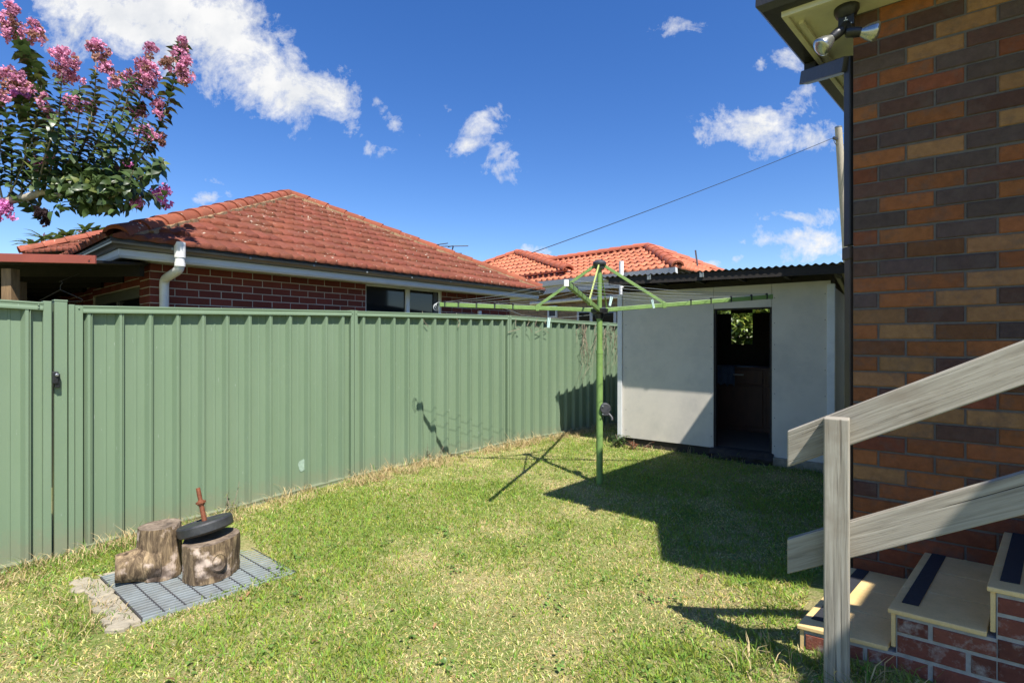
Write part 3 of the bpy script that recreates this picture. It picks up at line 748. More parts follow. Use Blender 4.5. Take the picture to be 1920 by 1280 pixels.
mb = MB(); mb.tube([onwall2(995, 569, .1), onwall2(1166, 555, .1)], .05, 12); mb.build('waste_pipe', M['whitepvc'], sh, smooth=True)
q = P(1165, 512, 11.9); mb = MB(); mb.tube([q-V(0, 0, .5), q+V(0, 0, .27)], .055, 12); mb.build('vent_pipe', M['whitepvc'], sh, smooth=True)
q = P(1312, 500, 12.5); mb = MB(); mb.tube([q-V(0, 0, .4), P(1304, 469, 12.5)], .02, 6); tag(mb.build('aerial_rod', M['antenna'], None, loc=q), 'short dark aerial rod standing above the shed roof edge', 'aerial')

# ================================================================== SHED
su = D2(.80, -.60); sn = V(su.y, -su.x)       # along front to the right; outward (toward viewer/left)
if sn.dot(V(-1, -1)) < 0: sn = -sn
SL = V(1.535, 7.3); SW = 2.545; si = -sn
shed = thing('garden_shed', 'pale grey fibro shed with corrugated iron roof and open dark doorway', 'shed', (SL.x, SL.y, 0))
def tof(px):
    r = (px-960)/F; return (r*SL.y-SL.x)/(su.x-r*su.y)
SB = CAMZ-1.335; ST = CAMZ+.68
td0, td1 = tof(1338), tof(1447); tr = tof(1553)
dtop = CAMZ+(640-579)/F*(SL+su*td0).y
def panel(mb, a, b, z0, z1, off=0, th=.010): mb.box(SL+su*a+si*off+V(0, 0, z0), su*(b-a), si*th, V(0, 0, z1-z0))
for q_ in ((.02, td0-.002, SB, ST), (td0+.002, td1-.002, dtop, ST), (td1+.002, SW-.03, SB-.10, ST)):
    mb = MB(); panel(mb, *q_); mb.build('wall_panel', M['fibro'], shed)
for a, b, z0, z1 in ((-.05, .018, SB-.02, ST-.02), (SW-.062, SW+.012, SB-.05, ST-.04)):
    mb = MB(); panel(mb, a, b, z0, z1, -.022, .020); panel(mb, a if a < 0 else b-.018, (a+.018) if a < 0 else b, z0, z1, .0, .05); mb.build('corner_trim', M['whitetrim'], shed, bevel=.003)
rn = random.Random(4)
for a in (.07, td0-.03, td1+.03, tr-.03):
    for k in range(7):
        mb = MB(); mb.lathe(SL+su*a+V(0, 0, SB+.12+k*.29+rn.uniform(-.03, .03)), sn, [(.0055, 0), (.004, .002)], 6); mb.build('nail', M['greytimber'], shed)
SD = 2.7
mb = MB()
mb.box(SL+si*.012+V(0, 0, SB), su*.012, si*SD, V(0, 0, ST-SB-.1)); mb.build('side_wall', M['fibro'], shed)
mb = MB(); mb.box(SL+su*(SW-.012)+si*.052+V(0, 0, SB-.05), su*.012, si*(SD-.05), V(0, 0, ST-SB-.02))
mb.build('side_wall', M['fibro'], shed)
# back wall with a window opening
def tback(px):
    r = (px-960)/F; O = SL+si*SD; return (r*O.y-O.x)/(su.x-r*su.y)
bw0, bw1 = tback(1371), tback(1411); bz0 = CAMZ-.05; bz1 = CAMZ+.62
mb = MB(); O = SL+si*SD
for a, b, z0, z1 in ((0, bw0, SB, ST-.2), (bw1, SW, SB, ST-.2), (bw0, bw1, SB, bz0), (bw0, bw1, bz1, ST-.2)): mb.box(O+su*a+V(0, 0, z0), su*(b-a), si*.012, V(0, 0, z1-z0))
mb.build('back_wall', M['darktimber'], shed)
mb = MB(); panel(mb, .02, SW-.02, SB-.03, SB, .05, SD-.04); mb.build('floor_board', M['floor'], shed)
mb = MB(); rs = random.Random(8)
pts0 = []
ns = 9; rings = []
for k in range(ns):
    a = td0-.03+(td1-td0+.05)*k/(ns-1); j = rs.uniform(-.012, .012); q = SL+su*a
    rings.append([q+sn*(.10+j)+V(0, 0, SB-.10+j), q+sn*(.11+rs.uniform(-.02, .02))+V(0, 0, SB-.05+j), q+sn*(.05+j)+V(0, 0, SB+.012+rs.uniform(-.02, .008)), q+si*.06+V(0, 0, SB+.02), q+si*.06+V(0, 0, SB-.12)])
mb.loft(rings); rings = []
for k in range(ns):
    a = td0-.03+(td1-td0+.0)*k/(ns-1); j = rs.uniform(-.012, .012); q = SL+su*a
    rings.append([q+sn*(.15+j)+V(0, 0, SB-.20), q+sn*(.15+j)+V(0, 0, SB-.13+j), q+sn*(.06)+V(0, 0, SB-.08+j), q+si*.02+V(0, 0, SB-.10), q+si*.02+V(0, 0, SB-.2)])
mb.loft(rings)
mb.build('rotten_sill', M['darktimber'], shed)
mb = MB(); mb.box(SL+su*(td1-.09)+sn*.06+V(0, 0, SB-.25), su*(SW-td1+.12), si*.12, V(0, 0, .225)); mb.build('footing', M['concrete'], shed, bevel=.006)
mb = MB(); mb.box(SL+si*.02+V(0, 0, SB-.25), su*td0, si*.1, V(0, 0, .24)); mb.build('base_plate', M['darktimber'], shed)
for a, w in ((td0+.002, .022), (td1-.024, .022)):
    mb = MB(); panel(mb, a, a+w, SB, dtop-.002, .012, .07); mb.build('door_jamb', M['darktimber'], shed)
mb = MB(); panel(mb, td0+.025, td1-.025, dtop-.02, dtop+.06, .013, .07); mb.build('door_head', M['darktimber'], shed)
# roof: front edge surveyed, falls to the back
OV = .40
rA = SL-su*.11+sn*OV; rB = SL+su*(SW+.18)+sn*OV; zA = CAMZ+.882; zB = CAMZ+.828
LR = (rB-rA).length; nc = int(LR/.076*8); rows = []
for j in range(6):
    v = j/5*(SD+.5)
    rows.append([])
    for k in range(nc+1):
        x = LR*k/nc; zz = zA+(zB-zA)*k/nc-.09*v+.010*math.sin(2*math.pi*x/.076)-.012
        q = rA+su*x+si*v; rows[-1].append(V(q.x, q.y, zz))
mb = MB(); ids = [[mb.vert(p) for p in r] for r in rows]; ids2 = [[mb.vert(p-V(0, 0, .002)) for p in r] for r in rows]
for A, B in zip(ids[:-1], ids[1:]):
    for k in range(nc): mb.f.append([A[k], A[k+1], B[k+1], B[k]])
for A, B in zip(ids2[:-1], ids2[1:]):
    for k in range(nc): mb.f.append([A[k], B[k], B[k+1], A[k+1]])
for k in range(nc): mb.f.append([ids[0][k], ids2[0][k], ids2[0][k+1], ids[0][k+1]])
for k in (0, nc): 
    for j in range(5): mb.f.append([ids[j][k], ids[j+1][k], ids2[j+1][k], ids2[j][k]])
sr = mb.build('roof', M['corrugated'], shed, smooth=True, sharp=60)
mb = MB()
A = rA-sn*.02+su*.10; B = rB-sn*.02-su*.03
r = []
for Q, zt in ((A, zA-.035), (B, zB-.030)): r.append([V(Q.x, Q.y, zt), V(Q.x, Q.y, zt)+si*.03, V(Q.x, Q.y, zt-.09)+si*.03, V(Q.x, Q.y, zt-.09)])
mb.loft(r); mb.build('roof_batten', M['darktimber'], shed)
for k in range(6):
    mb = MB(); x = .25+k*(LR-.4)/5; z_ = zA+(zB-zA)*x/LR
    q = rA+su*x; mb.box(V(q.x, q.y, z_-.125)-sn*.04, su*.04, si*.45, V(0, 0, .09)); mb.build('rafter', M['darktimber'], shed)
mb = MB(); mb.box(SL+si*.03+V(0, 0, ST-.02), su*SW, si*.06, V(0, 0, .10)); mb.build('wall_plate', M['darktimber'], shed)
for px in (1235, 1330):
    mb = MB(); x = tof(px); q = SL+su*x+sn*(OV-.015); z_ = CAMZ+(640-520+(0 if px < 1300 else 5))/F*q.y
    mb.box(V(q.x, q.y, z_-.03), su*.012, sn*.012, V(0, 0, .06)); mb.box(V(q.x, q.y, z_-.03)+su*.036, su*.012, sn*.012, V(0, 0, .06)); mb.box(V(q.x, q.y, z_-.03)+su*.0121, su*.0238, sn*.010, V(0, 0, .05)); mb.build('roof_bracket', M['galv'], shed)
# gear inside the shed
def tdep(px, dep):
    r = (px-960)/F; O = SL+si*dep; return (r*O.y-O.x)/(su.x-r*su.y)
cb = SL+si*1.5+su*tdep(1328, 1.5)
cab = thing('old_cabinet', 'dark reddish brown wooden cabinet in the gloom inside the shed doorway', 'cabinet', (cb.x, cb.y, SB))
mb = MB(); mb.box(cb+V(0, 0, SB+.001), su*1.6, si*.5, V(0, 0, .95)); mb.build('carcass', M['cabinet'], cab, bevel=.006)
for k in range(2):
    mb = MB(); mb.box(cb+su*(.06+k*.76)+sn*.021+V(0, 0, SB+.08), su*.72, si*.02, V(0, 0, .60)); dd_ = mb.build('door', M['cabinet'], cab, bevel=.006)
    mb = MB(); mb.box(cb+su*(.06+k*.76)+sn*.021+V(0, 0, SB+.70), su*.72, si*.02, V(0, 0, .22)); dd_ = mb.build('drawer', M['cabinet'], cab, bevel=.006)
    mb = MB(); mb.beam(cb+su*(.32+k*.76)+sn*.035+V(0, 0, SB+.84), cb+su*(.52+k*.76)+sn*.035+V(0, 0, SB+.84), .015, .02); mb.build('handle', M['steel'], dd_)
mb = MB(); n = 10; rows = []
for j in range(8):
    rows.append([cb+su*(.08+.035*i)+sn*(.045+.012*math.sin(i*1.9))+V(0, 0, SB+.965-j*(.040+.004*math.sin(i*2.3))) for i in range(n)])
rows.insert(0, [cb+su*(.08+.035*i)+si*.30+V(0, 0, SB+.967) for i in range(n)])
ids = [[mb.vert(p) for p in r] for r in rows]
for A, B in zip(ids[:-1], ids[1:]):
    for k in range(n-1): mb.f.append([A[k], B[k], B[k+1], A[k+1]])
o = mb.build('cloth', M['bluecloth'], None, loc=cb, smooth=True); tag(o, 'pale blue cloth draped over the cabinet inside the shed', 'cloth'); m_ = o.modifiers.new('thick', 'SOLIDIFY'); m_.thickness = .006
# bush seen through the shed
def bush(name, label, c, rad, n, size, col, seed):
    rg = np.random.default_rng(seed); t_ = thing(name, label, 'bush', (c[0], c[1], 0))
    d = rg.normal(size=(n, 3)); d /= np.linalg.norm(d, axis=1)[:, None]; rr = rg.uniform(.35, 1, n)**.5
    lump = 1+.25*np.sin(d[:, 0]*7+1)*np.cos(d[:, 2]*6)
    pos = np.array(c)+d*(rr*lump)[:, None]*np.array(rad)
    dirs = d+rg.normal(size=(n, 3))*.7; dirs[:, 2] -= .1
    cols = np.array(col)*rg.uniform(.5, 1.5, (n, 1))
    cols[rg.random(n) < .1] = (.35, .34, .06)
    leaves_mesh('crown', pos, dirs, np.tile([0, 0, 1.0], (n, 1))+rg.normal(size=(n, 3))*.3, rg.uniform(.7, 1.3, n)*size, .6, cols, M['leaf'], t_, loc=WL[t_.name])
    mb = MB()
    for k in range(5): mb.tube([V(c[0], c[1], -.1), V(c[0]+rg.normal()*.1, c[1]+rg.normal()*.1, .8), V(c[0]+rg.normal()*.4, c[1]+rg.normal()*.4, c[2]+.3)], [.05, .03, .01], 7)
    mb.build('trunk', M['vine'], t_, smooth=True)
bc = P(1392, 600, 11.0)
bush('bush', 'sunlit leafy bush seen through the shed doorway and back window', (bc.x, bc.y, 1.45), (1.2, .9, .95), 6500, .15, (.15, .21, .035), 31)

# ================================================================== POWER POLE AND WIRES
py0 = P(1591, 520, 26); pt = P(1572, 240, 26)
pp = thing('power_pole', 'weathered timber power pole leaning slightly beside the brick wall', 'pole', (py0.x, py0.y, 0))
bt = py0+(py0-pt)*1.1
mb = MB(); mb.tube([bt, py0, pt], [.21, .195, .155], 18); mb.build('shaft', M['pole'], pp, smooth=True)
mb = MB(); mb.tube([pt, pt+V(0, 0, .06)], [.165, .165], 18); mb.build('pole_cap', M['steel'], pp, smooth=True)
mb = MB(); mb.beam(P(1577, 308, 26), P(1625, 322, 25.6), .07, .09); mb.build('lamp_arm', M['steel'], pp)
mb = MB(); mb.beam(P(1562, 258, 25.9), P(1570, 262, 25.9), .10, .10); mb.build('insulator', M['black'], pp)
mb = MB(); mb.beam(P(1568, 252, 26), P(1582, 250, 26), .03, .03); mb.build('bolt', M['steel'], pp)
def wire(name, a, b, sag, r, label, mid=24):
    pts = [a+(b-a)*t+V(0, 0, -sag*4*t*(1-t)) for t in [k/mid for k in range(mid+1)]]
    mb = MB(); mb.tube(pts, r, 5); o = mb.build(name, M['black'], None, loc=a); tag(o, label, 'wire'); return o
wire('power_line', P(1562, 259, 25.9), P(975, 482, 17.6), .10, .014, 'long thin black cable sagging from the pole to the orange roofed house')
wire('power_line', P(1563, 262, 25.9), P(1571, 272, 25.9), .10, .014, 'short looped cable at the pole insulator', 8)
wire('power_line', P(1580, 272, 26), P(1660, 270, 24), .05, .03, 'thick dark cable leaving the pole to the right behind the wall', 8)
wire('power_line', P(1580, 280, 26), P(1660, 310, 24), .15, .018, 'thin lower cable drooping right from the pole', 8)

# ================================================================== CLOTHES HOIST
HX, HY = .904, 5.37; HB = gzf(HX, HY); HZ = CAMZ+.335
ho = thing('clothes_hoist', 'green rotary clothes hoist standing on the lawn with wires strung between four arms', 'clothesline', (HX, HY, HB))
mb = MB(); mb.tube([V(HX+.0, HY, HB-.1), V(HX, HY, CAMZ-.10)], .034, 20); mb.tube([V(HX, HY, CAMZ-.11), V(HX, HY, HZ-.02)], .030, 20); mb.build('mast', M['hoist'], ho, smooth=True)
mb = MB(); mb.tube([V(HX, HY, HZ-.03), V(HX, HY, CAMZ+.80)], .024, 18); mb.build('inner_mast', M['hoist'], ho, smooth=True)
mb = MB(); mb.tube([V(HX, HY, CAMZ-.125), V(HX, HY, CAMZ-.09)], .036, 20); mb.build('mast_collar', M['hoist'], ho, smooth=True)
mb = MB(); mb.lathe(V(HX, HY, HZ-.05), V(0, 0, 1), [(.04, -.05), (.045, 0), (.085, .01), (.09, .05), (.05, .06)], 20)
hub = mb.build('hub', M['black'], ho, smooth=True)
mb = MB(); mb.lathe(V(HX, HY, CAMZ+.78), V(0, 0, 1), [(.05, -.03), (.055, .0), (.068, .012), (.07, .03), (.055, .05), (.02, .062)], 20); mb.build('top_cap', M['grey_plastic'], ho, smooth=True)
ENDS = [P(826, 571, 5.53), P(1447, 556, 5.21), P(1062, 531, 3.75), P(1155, 581, 6.95)]
ARM = []
for k, e_ in enumerate(ENDS):
    d = e_-V(HX, HY, HZ); dh = D2(d.x, d.y); a = V(HX, HY, HZ-.01)+dh*.06
    ARM.append((a, e_))
    mb = MB(); mb.beam(a, e_, .026, .042); arm = mb.build('arm', M['hoist'], ho, bevel=.004)
    mb = MB(); mb.beam(e_-d.normalized()*.012, e_+d.normalized()*.008, .034, .05); mb.build('end_cap', M['whiteplastic'] if k == 2 else M['hoist'], arm, bevel=.004)
    for t in (.52, .64, .76, .88, .97):
        mb = MB(); p = a+(e_-a)*t; mb.lathe(p+V(0, 0, .021), V(0, 0, 1), [(.012, 0), (.013, .012), (.007, .018)], 8)
        mb.cbox(p, dh*.012, dh.cross(V(0, 0, 1))*.029, V(0, 0, .045)); mb.build('line_clip', M['black'], arm)
    s = a+(e_-a)*.36+V(0, 0, .02); top = V(HX, HY, CAMZ+.78)+dh*.05
    mb = MB(); mb.beam(top, s, .014, .030 if k < 2 else .02); st = mb.build('strut', M['hoistpale'] if k == 2 else M['hoist'], ho, bevel=.002, )
    mb = MB(); mb.cbox(s-V(0, 0, .02), dh*.035, dh.cross(V(0, 0, 1))*.034, V(0, 0, .06)); mb.build('strut_shoe', M['hoist'], st, bevel=.003)
mb = MB()
order = [0, 2, 1, 3]
for t in (.52, .64, .76, .88, .97):
    ps = [ARM[i][0]+(ARM[i][1]-ARM[i][0])*t+V(0, 0, .032) for i in order]
    for i in range(4):
        a, b = ps[i], ps[(i+1) % 4]
        mb.tube([a, (a*3+b)/4-V(0, 0, .018), (a+b)/2-V(0, 0, .03), (a+b*3)/4-V(0, 0, .018), b], .0018, 5)
e_ = ENDS[0]
for k in range(3):
    rad = .026+.007*k; c = e_+V(-.02-.008*k, 0, -.012*k)
    mb.tube([c+V(math.cos(t)*rad, math.sin(t)*rad*.7, math.sin(t)*rad) for t in [2*math.pi*i/14 for i in range(13)]], .0022, 5)
mb.build('line_wire', M['wire'], ho)
wz = CAMZ+(640-768)/F*HY
mb = MB(); mb.cbox(V(HX+.052, HY-.02, wz), V(.06, 0), V(0, .075), V(0, 0, .11)); mb.lathe(V(HX+.052, HY-.06, wz+.02), V(0, 1, 0), [(.055, 0), (.055, .08)], 20)
wi = mb.build('winder_box', M['grey_plastic'], ho, bevel=.008)
mb = MB(); mb.tube([V(HX+.08, HY-.04, wz-.03), V(HX+.10, HY-.06, wz-.05), V(HX+.115, HY-.07, wz-.07), V(HX+.115, HY-.08, wz-.095)], .013, 10); mb.build('handle', M['grey_plastic'], wi, smooth=True)
for s in (.045, -.035): mb = MB(); mb.lathe(V(HX+.022, HY-.066, wz+s), V(0, -1, 0), [(.008, 0), (.006, .005)], 8); mb.build('bolt', M['galv'], wi)
# pegs on the lines
def peg(loc, tilt, label, first=[None]):
    if first[0] is None:
        root = thing('clothes_peg', label, 'peg', loc, 'pegs left on the hoist wires')
        for s in (-1, 1):
            mb = MB(); w = Vector(loc)
            mb.box(w+V(s*.006-.004, -.005, -.065), V(.008, 0), V(0, .010), V(s*.003, 0, .085)); mb.build('peg_half', M['peg'], root, bevel=.001)
        mb = MB(); mb.tube([Vector(loc)+V(-.011, 0, -.012), Vector(loc)+V(.011, 0, -.012)], .004, 8); mb.build('spring', M['steel'], root)
        first[0] = root; r = root
    else:
        r = first[0].copy(); COL.objects.link(r); r.location = loc; r['label'] = label
        for ch in first[0].children:
            c = ch.copy(); COL.objects.link(c); c.parent = r
    r.rotation_euler = (0, tilt, .5)
def on_line(i, j, t, s):
    a = ARM[i][0]+(ARM[i][1]-ARM[i][0])*t; b = ARM[j][0]+(ARM[j][1]-ARM[j][0])*t
    return tuple(a+(b-a)*s+V(0, 0, .025-.12*s*(1-s)))
peg(on_line(2, 1, .52, .22), .25, 'pale green clothes peg on the wire right in front of the hoist mast')
peg(on_line(2, 1, .52, .60), -.3, 'pale green clothes peg under the right arm in front of the shed wall')
peg(tuple(P(1029, 600, 4.4)), .1, 'pale blue-green clothes peg hanging low on a loose wire before the fence')
mb = MB(); a = ARM[0][0]+(ARM[0][1]-ARM[0][0])*.6; b = ARM[2][0]+(ARM[2][1]-ARM[2][0])*.0; c = P(1029, 597, 4.4)
mb.tube([a, (a+c)/2-V(0, 0, .03), c, (c+V(HX, HY, HZ-.04))/2-V(0, 0, .01), V(HX, HY, HZ-.05)], .0018, 5); mb.build('loose_wire', M['wire'], ho)

# dry vine on the fence
mb = MB(); rv = random.Random(17)
uF = (FP[3]-FP[2]).normalized(); oF = V(uF.y, -uF.x)
def fpt(s, z, off=.05): q = FP[2]+uF*s; return V(q.x, q.y, z)+oF*off
for k in range(34):
    s = rv.choice([rv.gauss(1.62, .10), rv.gauss(2.2, .14), rv.gauss(2.3, .2)]); z = CAMZ+.30-rv.uniform(0, .15); pts = []
    for j in range(rv.randint(5, 11)):
        pts.append(fpt(s, z, .05+rv.uniform(0, .05))); s += rv.uniform(-.07, .07); z -= rv.uniform(.03, .13)
    mb.tube(pts, [.0045*(1-.7*i/len(pts)) for i in range(len(pts))], 5)
for s0 in (.1, .35, .55, .75):
    pts = [fpt(s0+rv.uniform(-.04, .04)*j, CAMZ+.33-.05*j, .07) for j in range(5)]; mb.tube(pts, .004, 5)
for px in (790, 866):
    s = -2.38+ (px-660)/291*2.0
    pts = [fpt(s+rv.uniform(-.03, .03)*j, CAMZ+.36-.06*j, .07) for j in range(4)]; mb.tube(pts, .004, 5)
tag(mb.build('dry_vine', M['vine'], None, loc=fpt(2, 0)), 'dead brown vine stems clinging to the fence top beside the shed', 'vine')

# ================================================================== RIGHT-HAND HOUSE
K = V(1.969, 3.0); hu = D2(.791, -.612); hn = V(-hu.y*-1, 0); hn = V(hu.y, -hu.x)
if hn.y > 0: hn = -hn
hv = D2(.71, .704); CO = .0889; BL = .2465
rh = thing('clinker_brick_house', 'close brick house wall of mixed orange, tan and dark bricks at the right edge', 'house', (K.x, K.y, 0))
PAL = {'D': (0.112, 0.076, 0.068), 'B': (0.125, 0.066, 0.05), 'O': (0.317, 0.116, 0.044), 'R': (0.238, 0.077, 0.039), 'T': (0.34, 0.175, 0.078), 'N': (0.176, 0.077, 0.037)}
ROWS = {-3: 'BOTBDO', -2: 'OBTDBO', -1: 'BBTDOB', 0: 'DTBOTD', 1: 'ROD RT'.replace(' ', ''), 2: 'DRDTOB', 3: 'OBDTRD', 4: 'BOBTDO', 5: 'BDBTOR', 6: 'OTDODB', 7: 'RDDOTB', 8: 'BOBDOT',
 9: 'DODOBT', 10: 'DODTBO', 11: 'RODOTB', 12: 'BNTODR', 13: 'BDDOTO', 14: 'OOTBOD', 15: 'DOTBOT', 16: 'TBTOBO', 17: 'OTNDTO', 18: 'NOOTBO', 19: 'OTBBOT', 20: 'TONOBT', 21: 'OBROTO', 22: 'OTTOBO', 23: 'OTBOTB', 24: 'ROOTOB', 25: 'OOONTO', 26: 'TOBOTB', 27: 'BOOTOB', 28: 'OORTBO', 29: 'OORBTO', 30: 'TRROBT', 31: 'BRNROB', 32: 'RNRBRO', 33: 'RORNRB', 34: 'BRNRBR', 35: 'RNRRBR', 36: 'RRBRNR', 37: 'NRRBRR', 38: 'RRNRRB'}
top7 = CAMZ+.991; nrow = 42; zlow = top7+10*CO-nrow*CO
rb3 = random.Random(33)
def hcol(r, k):
    row = (nrow-1-r)-3          # row index counted from the top
    s = ROWS.get(row, 'BODTRB'); c = s[k] if k < len(s) else rb3.choice('DBORTOB')
    return jit(PAL[c], .16, rb3)
mb = MB(); mb.box(K+V(0, 0, -.4), hu*3.6, -hn*.2, V(0, 0, CAMZ+1.9+.4)); mb.box(K+V(0, 0, -.4)-hn*.2, hv*6, hu*.2, V(0, 0, CAMZ+2.2))
hw_ = mb.build('wall', M['mortar'], rh)
mb = MB(); bricks(mb, K, hu, hn, 3.6, zlow, zlow+nrow*CO, CO, BL, hcol, joint=.0098, half0=(nrow-1-3) % 2, depth=.007, bev=.005, wob=.0028)
for r in range(nrow):   # the return of each corner brick
    pass
mb.build('brickwork', M['brick'], hw_)
# eaves
Ec = V(1.42, 3.0); SZ2 = CAMZ+1.877
def eave2(mb, prof, L1=6.5, L2=3.2):
    cd = (hv+hu).normalized()*1.45
    r = []
    for Q, d in ((Ec+hv*L1, V(hv.y, -hv.x)), (Ec, V(hv.y, -hv.x)+(hv*.9)), (Ec+hu*L2, -hn)):
        r.append([V(Q.x, Q.y, 0)+d*o+V(0, 0, z) for o, z in prof])
    mb.loft(r)
mb = MB(); eave2(mb, [(0, SZ2+.20), (.02, SZ2+.20), (.02, SZ2+.03), (.095, SZ2+.03), (.095, SZ2+.016), (.015, SZ2+.016), (-.012, SZ2+.05), (-.008, SZ2+.17)])
gt2 = mb.build('gutter', M['darkgutter'], rh, smooth=True, sharp=35)
mb = MB(); eave2(mb, [(.096, SZ2+.12), (.125, SZ2+.12), (.125, SZ2-.015), (.096, SZ2-.015)]); mb.build('fascia', M['cream'], rh, bevel=.003)
mb = MB(); eave2(mb, [(.126, SZ2+.010), (.48, SZ2+.010), (.48, SZ2), (.126, SZ2)]); mb.build('soffit', M['cream'], rh)
mb = MB(); q_ = Ec+(V(hv.y, -hv.x))*.15+hv*.22; mb.box(V(q_.x, q_.y, SZ2-.022), hv*6, V(hv.y, -hv.x)*.025, V(0, 0, .0215)); mb.build('soffit_bead', M['cream'], rh)
# roof over it, with an unseen porch roof shaped to throw the stepped shade
Rp = .42
cA = V(Ec.x, Ec.y, SZ2+.13); cB = cA+hv*6.5; cC = cA+hu*3.4
ridge = cA+(hv*3.2+hu*3.2)+V(0, 0, 3.0*Rp)
mb = MB(); mb.face([cA, ridge, ridge+hv*1, cB]); mb.face([cA, cC, cC+hv*3.2+V(0, 0, 3.0*Rp), ridge]); mb.build('roof', M['roofgrey'], rh)
def sun_lift(px, py, zg, H):          # point at height H whose shade falls on ground point seen at (px,py)
    Y = F*(CAMZ-zg)/(py-640); X = (px-960)/F*Y
    return V(X+SX*(H-zg), Y+SY*(H-zg), H)
H1 = CAMZ+2.02
q1 = sun_lift(1250, 1030, .02, H1); q2 = sun_lift(1637, 1090, .152, H1); q3 = sun_lift(1588, 1158, .152, H1)
dq = hu
mb = MB()
uq = (q2-q1).normalized(); d3 = (q3-q2).normalized()
ring = [q1, q2, q2+d3*1.5, q2+d3*1.5+uq*1.8, q2+uq*1.8-d3*1.9, q1+V(.24, 1.12)+uq*.9, q1+V(.24, 1.12)]
mb.loft([[p-V(0, 0, .1) for p in ring], ring])
mb.build('porch_roof', M['roofgrey'], rh)
# downpipe
gq = Ec+hv*.83; A = V(gq.x, gq.y, SZ2+.0)+V(hv.y, -hv.x)*.05
B = V(1.968, 3.04, CAMZ+1.62)
mb = MB(); mb.beam(A+V(0, 0, .016), A+V(0, 0, -.10), .075, .075, up=hv); mb.beam(A+V(-.03, .03, -.065), B+V(.0, 0, 0), .065, .085)
q = V(1.960, 3.02); mb.box(V(q.x, q.y, CAMZ+.56), V(.045, 0), V(0, .055), V(0, 0, 1.10)); dp2 = mb.build('downpipe', M['darkgutter'], rh, bevel=.005)
mb = MB(); mb.box(V(q.x+.002, q.y+.002, -.1), V(.041, 0), V(0, .051), V(0, 0, CAMZ+.655)); mb.build('lower_pipe', M['brownpipe'], dp2, bevel=.005)
mb = MB(); mb.box(V(q.x-.006, q.y-.006, CAMZ+.48), V(.055, 0), V(0, .067), V(0, 0, .07)); mb.build('pipe_clip', M['brownpipe'], dp2, bevel=.003)
# flood light
fb = V(1.885, 2.93, SZ2)
fl = thing('flood_light', 'black twin spotlight fitting with two reflector bulbs under the cream eave', 'light', tuple(fb))
mb = MB(); mb.lathe(fb-V(0, 0, .0005), V(0, 0, -1), [(.062, 0), (.062, .02), (.050, .045), (.035, .06)], 24); mb.cbox(fb+V(0, 0, -.085), hu*.075, hn*.055, V(0, 0, .055)); mb.build('base', M['black'], fl, smooth=True, sharp=30)
mb = MB()
for b_ in ((-.010, .012, .006, .018), (.008, -.012, .006, .02), (-.004, .012, .02, .005)):
    mb.box(fb+hn*.0281+hu*b_[0]+V(0, 0, -.085+b_[1]-.012), hu*b_[3], hn*.001, V(0, 0, b_[2]))
mb.build('emblem', M['whiteplastic'], fl)
for tgt, aim in ((P(1538, 90, 2.84), V(-.75, .1, -.62)), (P(1645, 60, 2.76), V(.80, -.40, -.22))):
    aim = aim.normalized(); s = fb+V(0, 0, -.085); kn = tgt-aim*.13
    mb = MB(); mb.tube([s, s+(kn-s)*.5, kn], [.019, .019, .022], 14); mb.lathe(kn-aim*.015, aim, [(.022, 0), (.027, .01), (.027, .05), (.024, .07)], 18); la = mb.build('lamp_holder', M['black'], fl, smooth=True)
    mb = MB(); mb.lathe(kn+aim*.045, aim, [(.020, 0), (.024, .015), (.039, .04), (.049, .068), (.051, .078), (.0495, .084), (.038, .092), (.016, .096)], 28); mb.build('bulb', M['bulb'], la, smooth=True, sharp=60)

# ================================================================== STEPS
TZ = [CAMZ-1.298, CAMZ-1.133, CAMZ-.953, CAMZ-.775]
TN = [V(1.314, 2.399), V(1.605, 2.223), V(1.858, 2.038), V(2.11, 1.855), V(2.36, 1.67)]
wv = V(.645, .607)
stp = thing('brick_steps', 'short flight of cream tiled steps with red brick sides against the house wall', 'steps', (TN[0].x, TN[0].y, 0))
nu = (TN[3]-TN[0]).normalized(); nl = V(nu.y, -nu.x)
if nl.y > 0: nl = -nl
wn_ = wv.normalized(); gl = .012
for i in range(4):
    a = TN[i]-nu*.0; b = TN[i+1]
    mb = MB()
    # three tile rows across the width, thin grout gaps
    edges = [0, .33, .66, 1.0]
    for e0, e1 in zip(edges[:-1], edges[1:]):
        mb.box(a+nl*.012+wv*e0+V(0, 0, TZ[i]-.02), (b-a)+nu*.0, wv*(e1-e0)-wn_*.006, V(0, 0, .02))
    tr_ = mb.build('tread', M['tread'], stp, bevel=.004)
    mb = MB(); mb.box(a+nu*.012+V(0, 0, (TZ[i-1]+.001) if i else TZ[0]-.12), nu*.016, wv-wn_*.004, V(0, 0, TZ[i]-.0215-((TZ[i-1]+.001) if i else TZ[0]-.12))); mb.build('riser', M['tread'], stp, bevel=.002)
    mb = MB()
    s0, s1 = (.09, .97)
    mb.box(a+nu*.035+wv*s0+V(0, 0, TZ[i]+.001), nu*.058, wv*(s1-s0), V(0, 0, .003)); gs = mb.build('grip_strip', M['grip'], stp)
    if i == 0:   # worn pale gap in the first strip
        pass
mb = MB()
for i in range(4):
    a = TN[i]+nu*.03; b = TN[i+1]+nu*.03
    mb.box(a+V(0, 0, -.3), b-a, wv-wn_*.002, V(0, 0, TZ[i]-.022+.3))
ba = mb.build('brick_base', M['stepmortar'], stp)
mb = MB(); rb4 = random.Random(5)
O_ = TN[0]+nu*.034; Lw = (TN[4]-TN[0]).length
def topat(s):
    for i in range(4):
        if s < (TN[i+1]-TN[0]).dot(nu): return TZ[i]-.022
    return TZ[3]-.022
def skip(a, e, zb, zt): return zt > topat(a+.036)-.012+.03 or zt > topat(e+.034)+.03
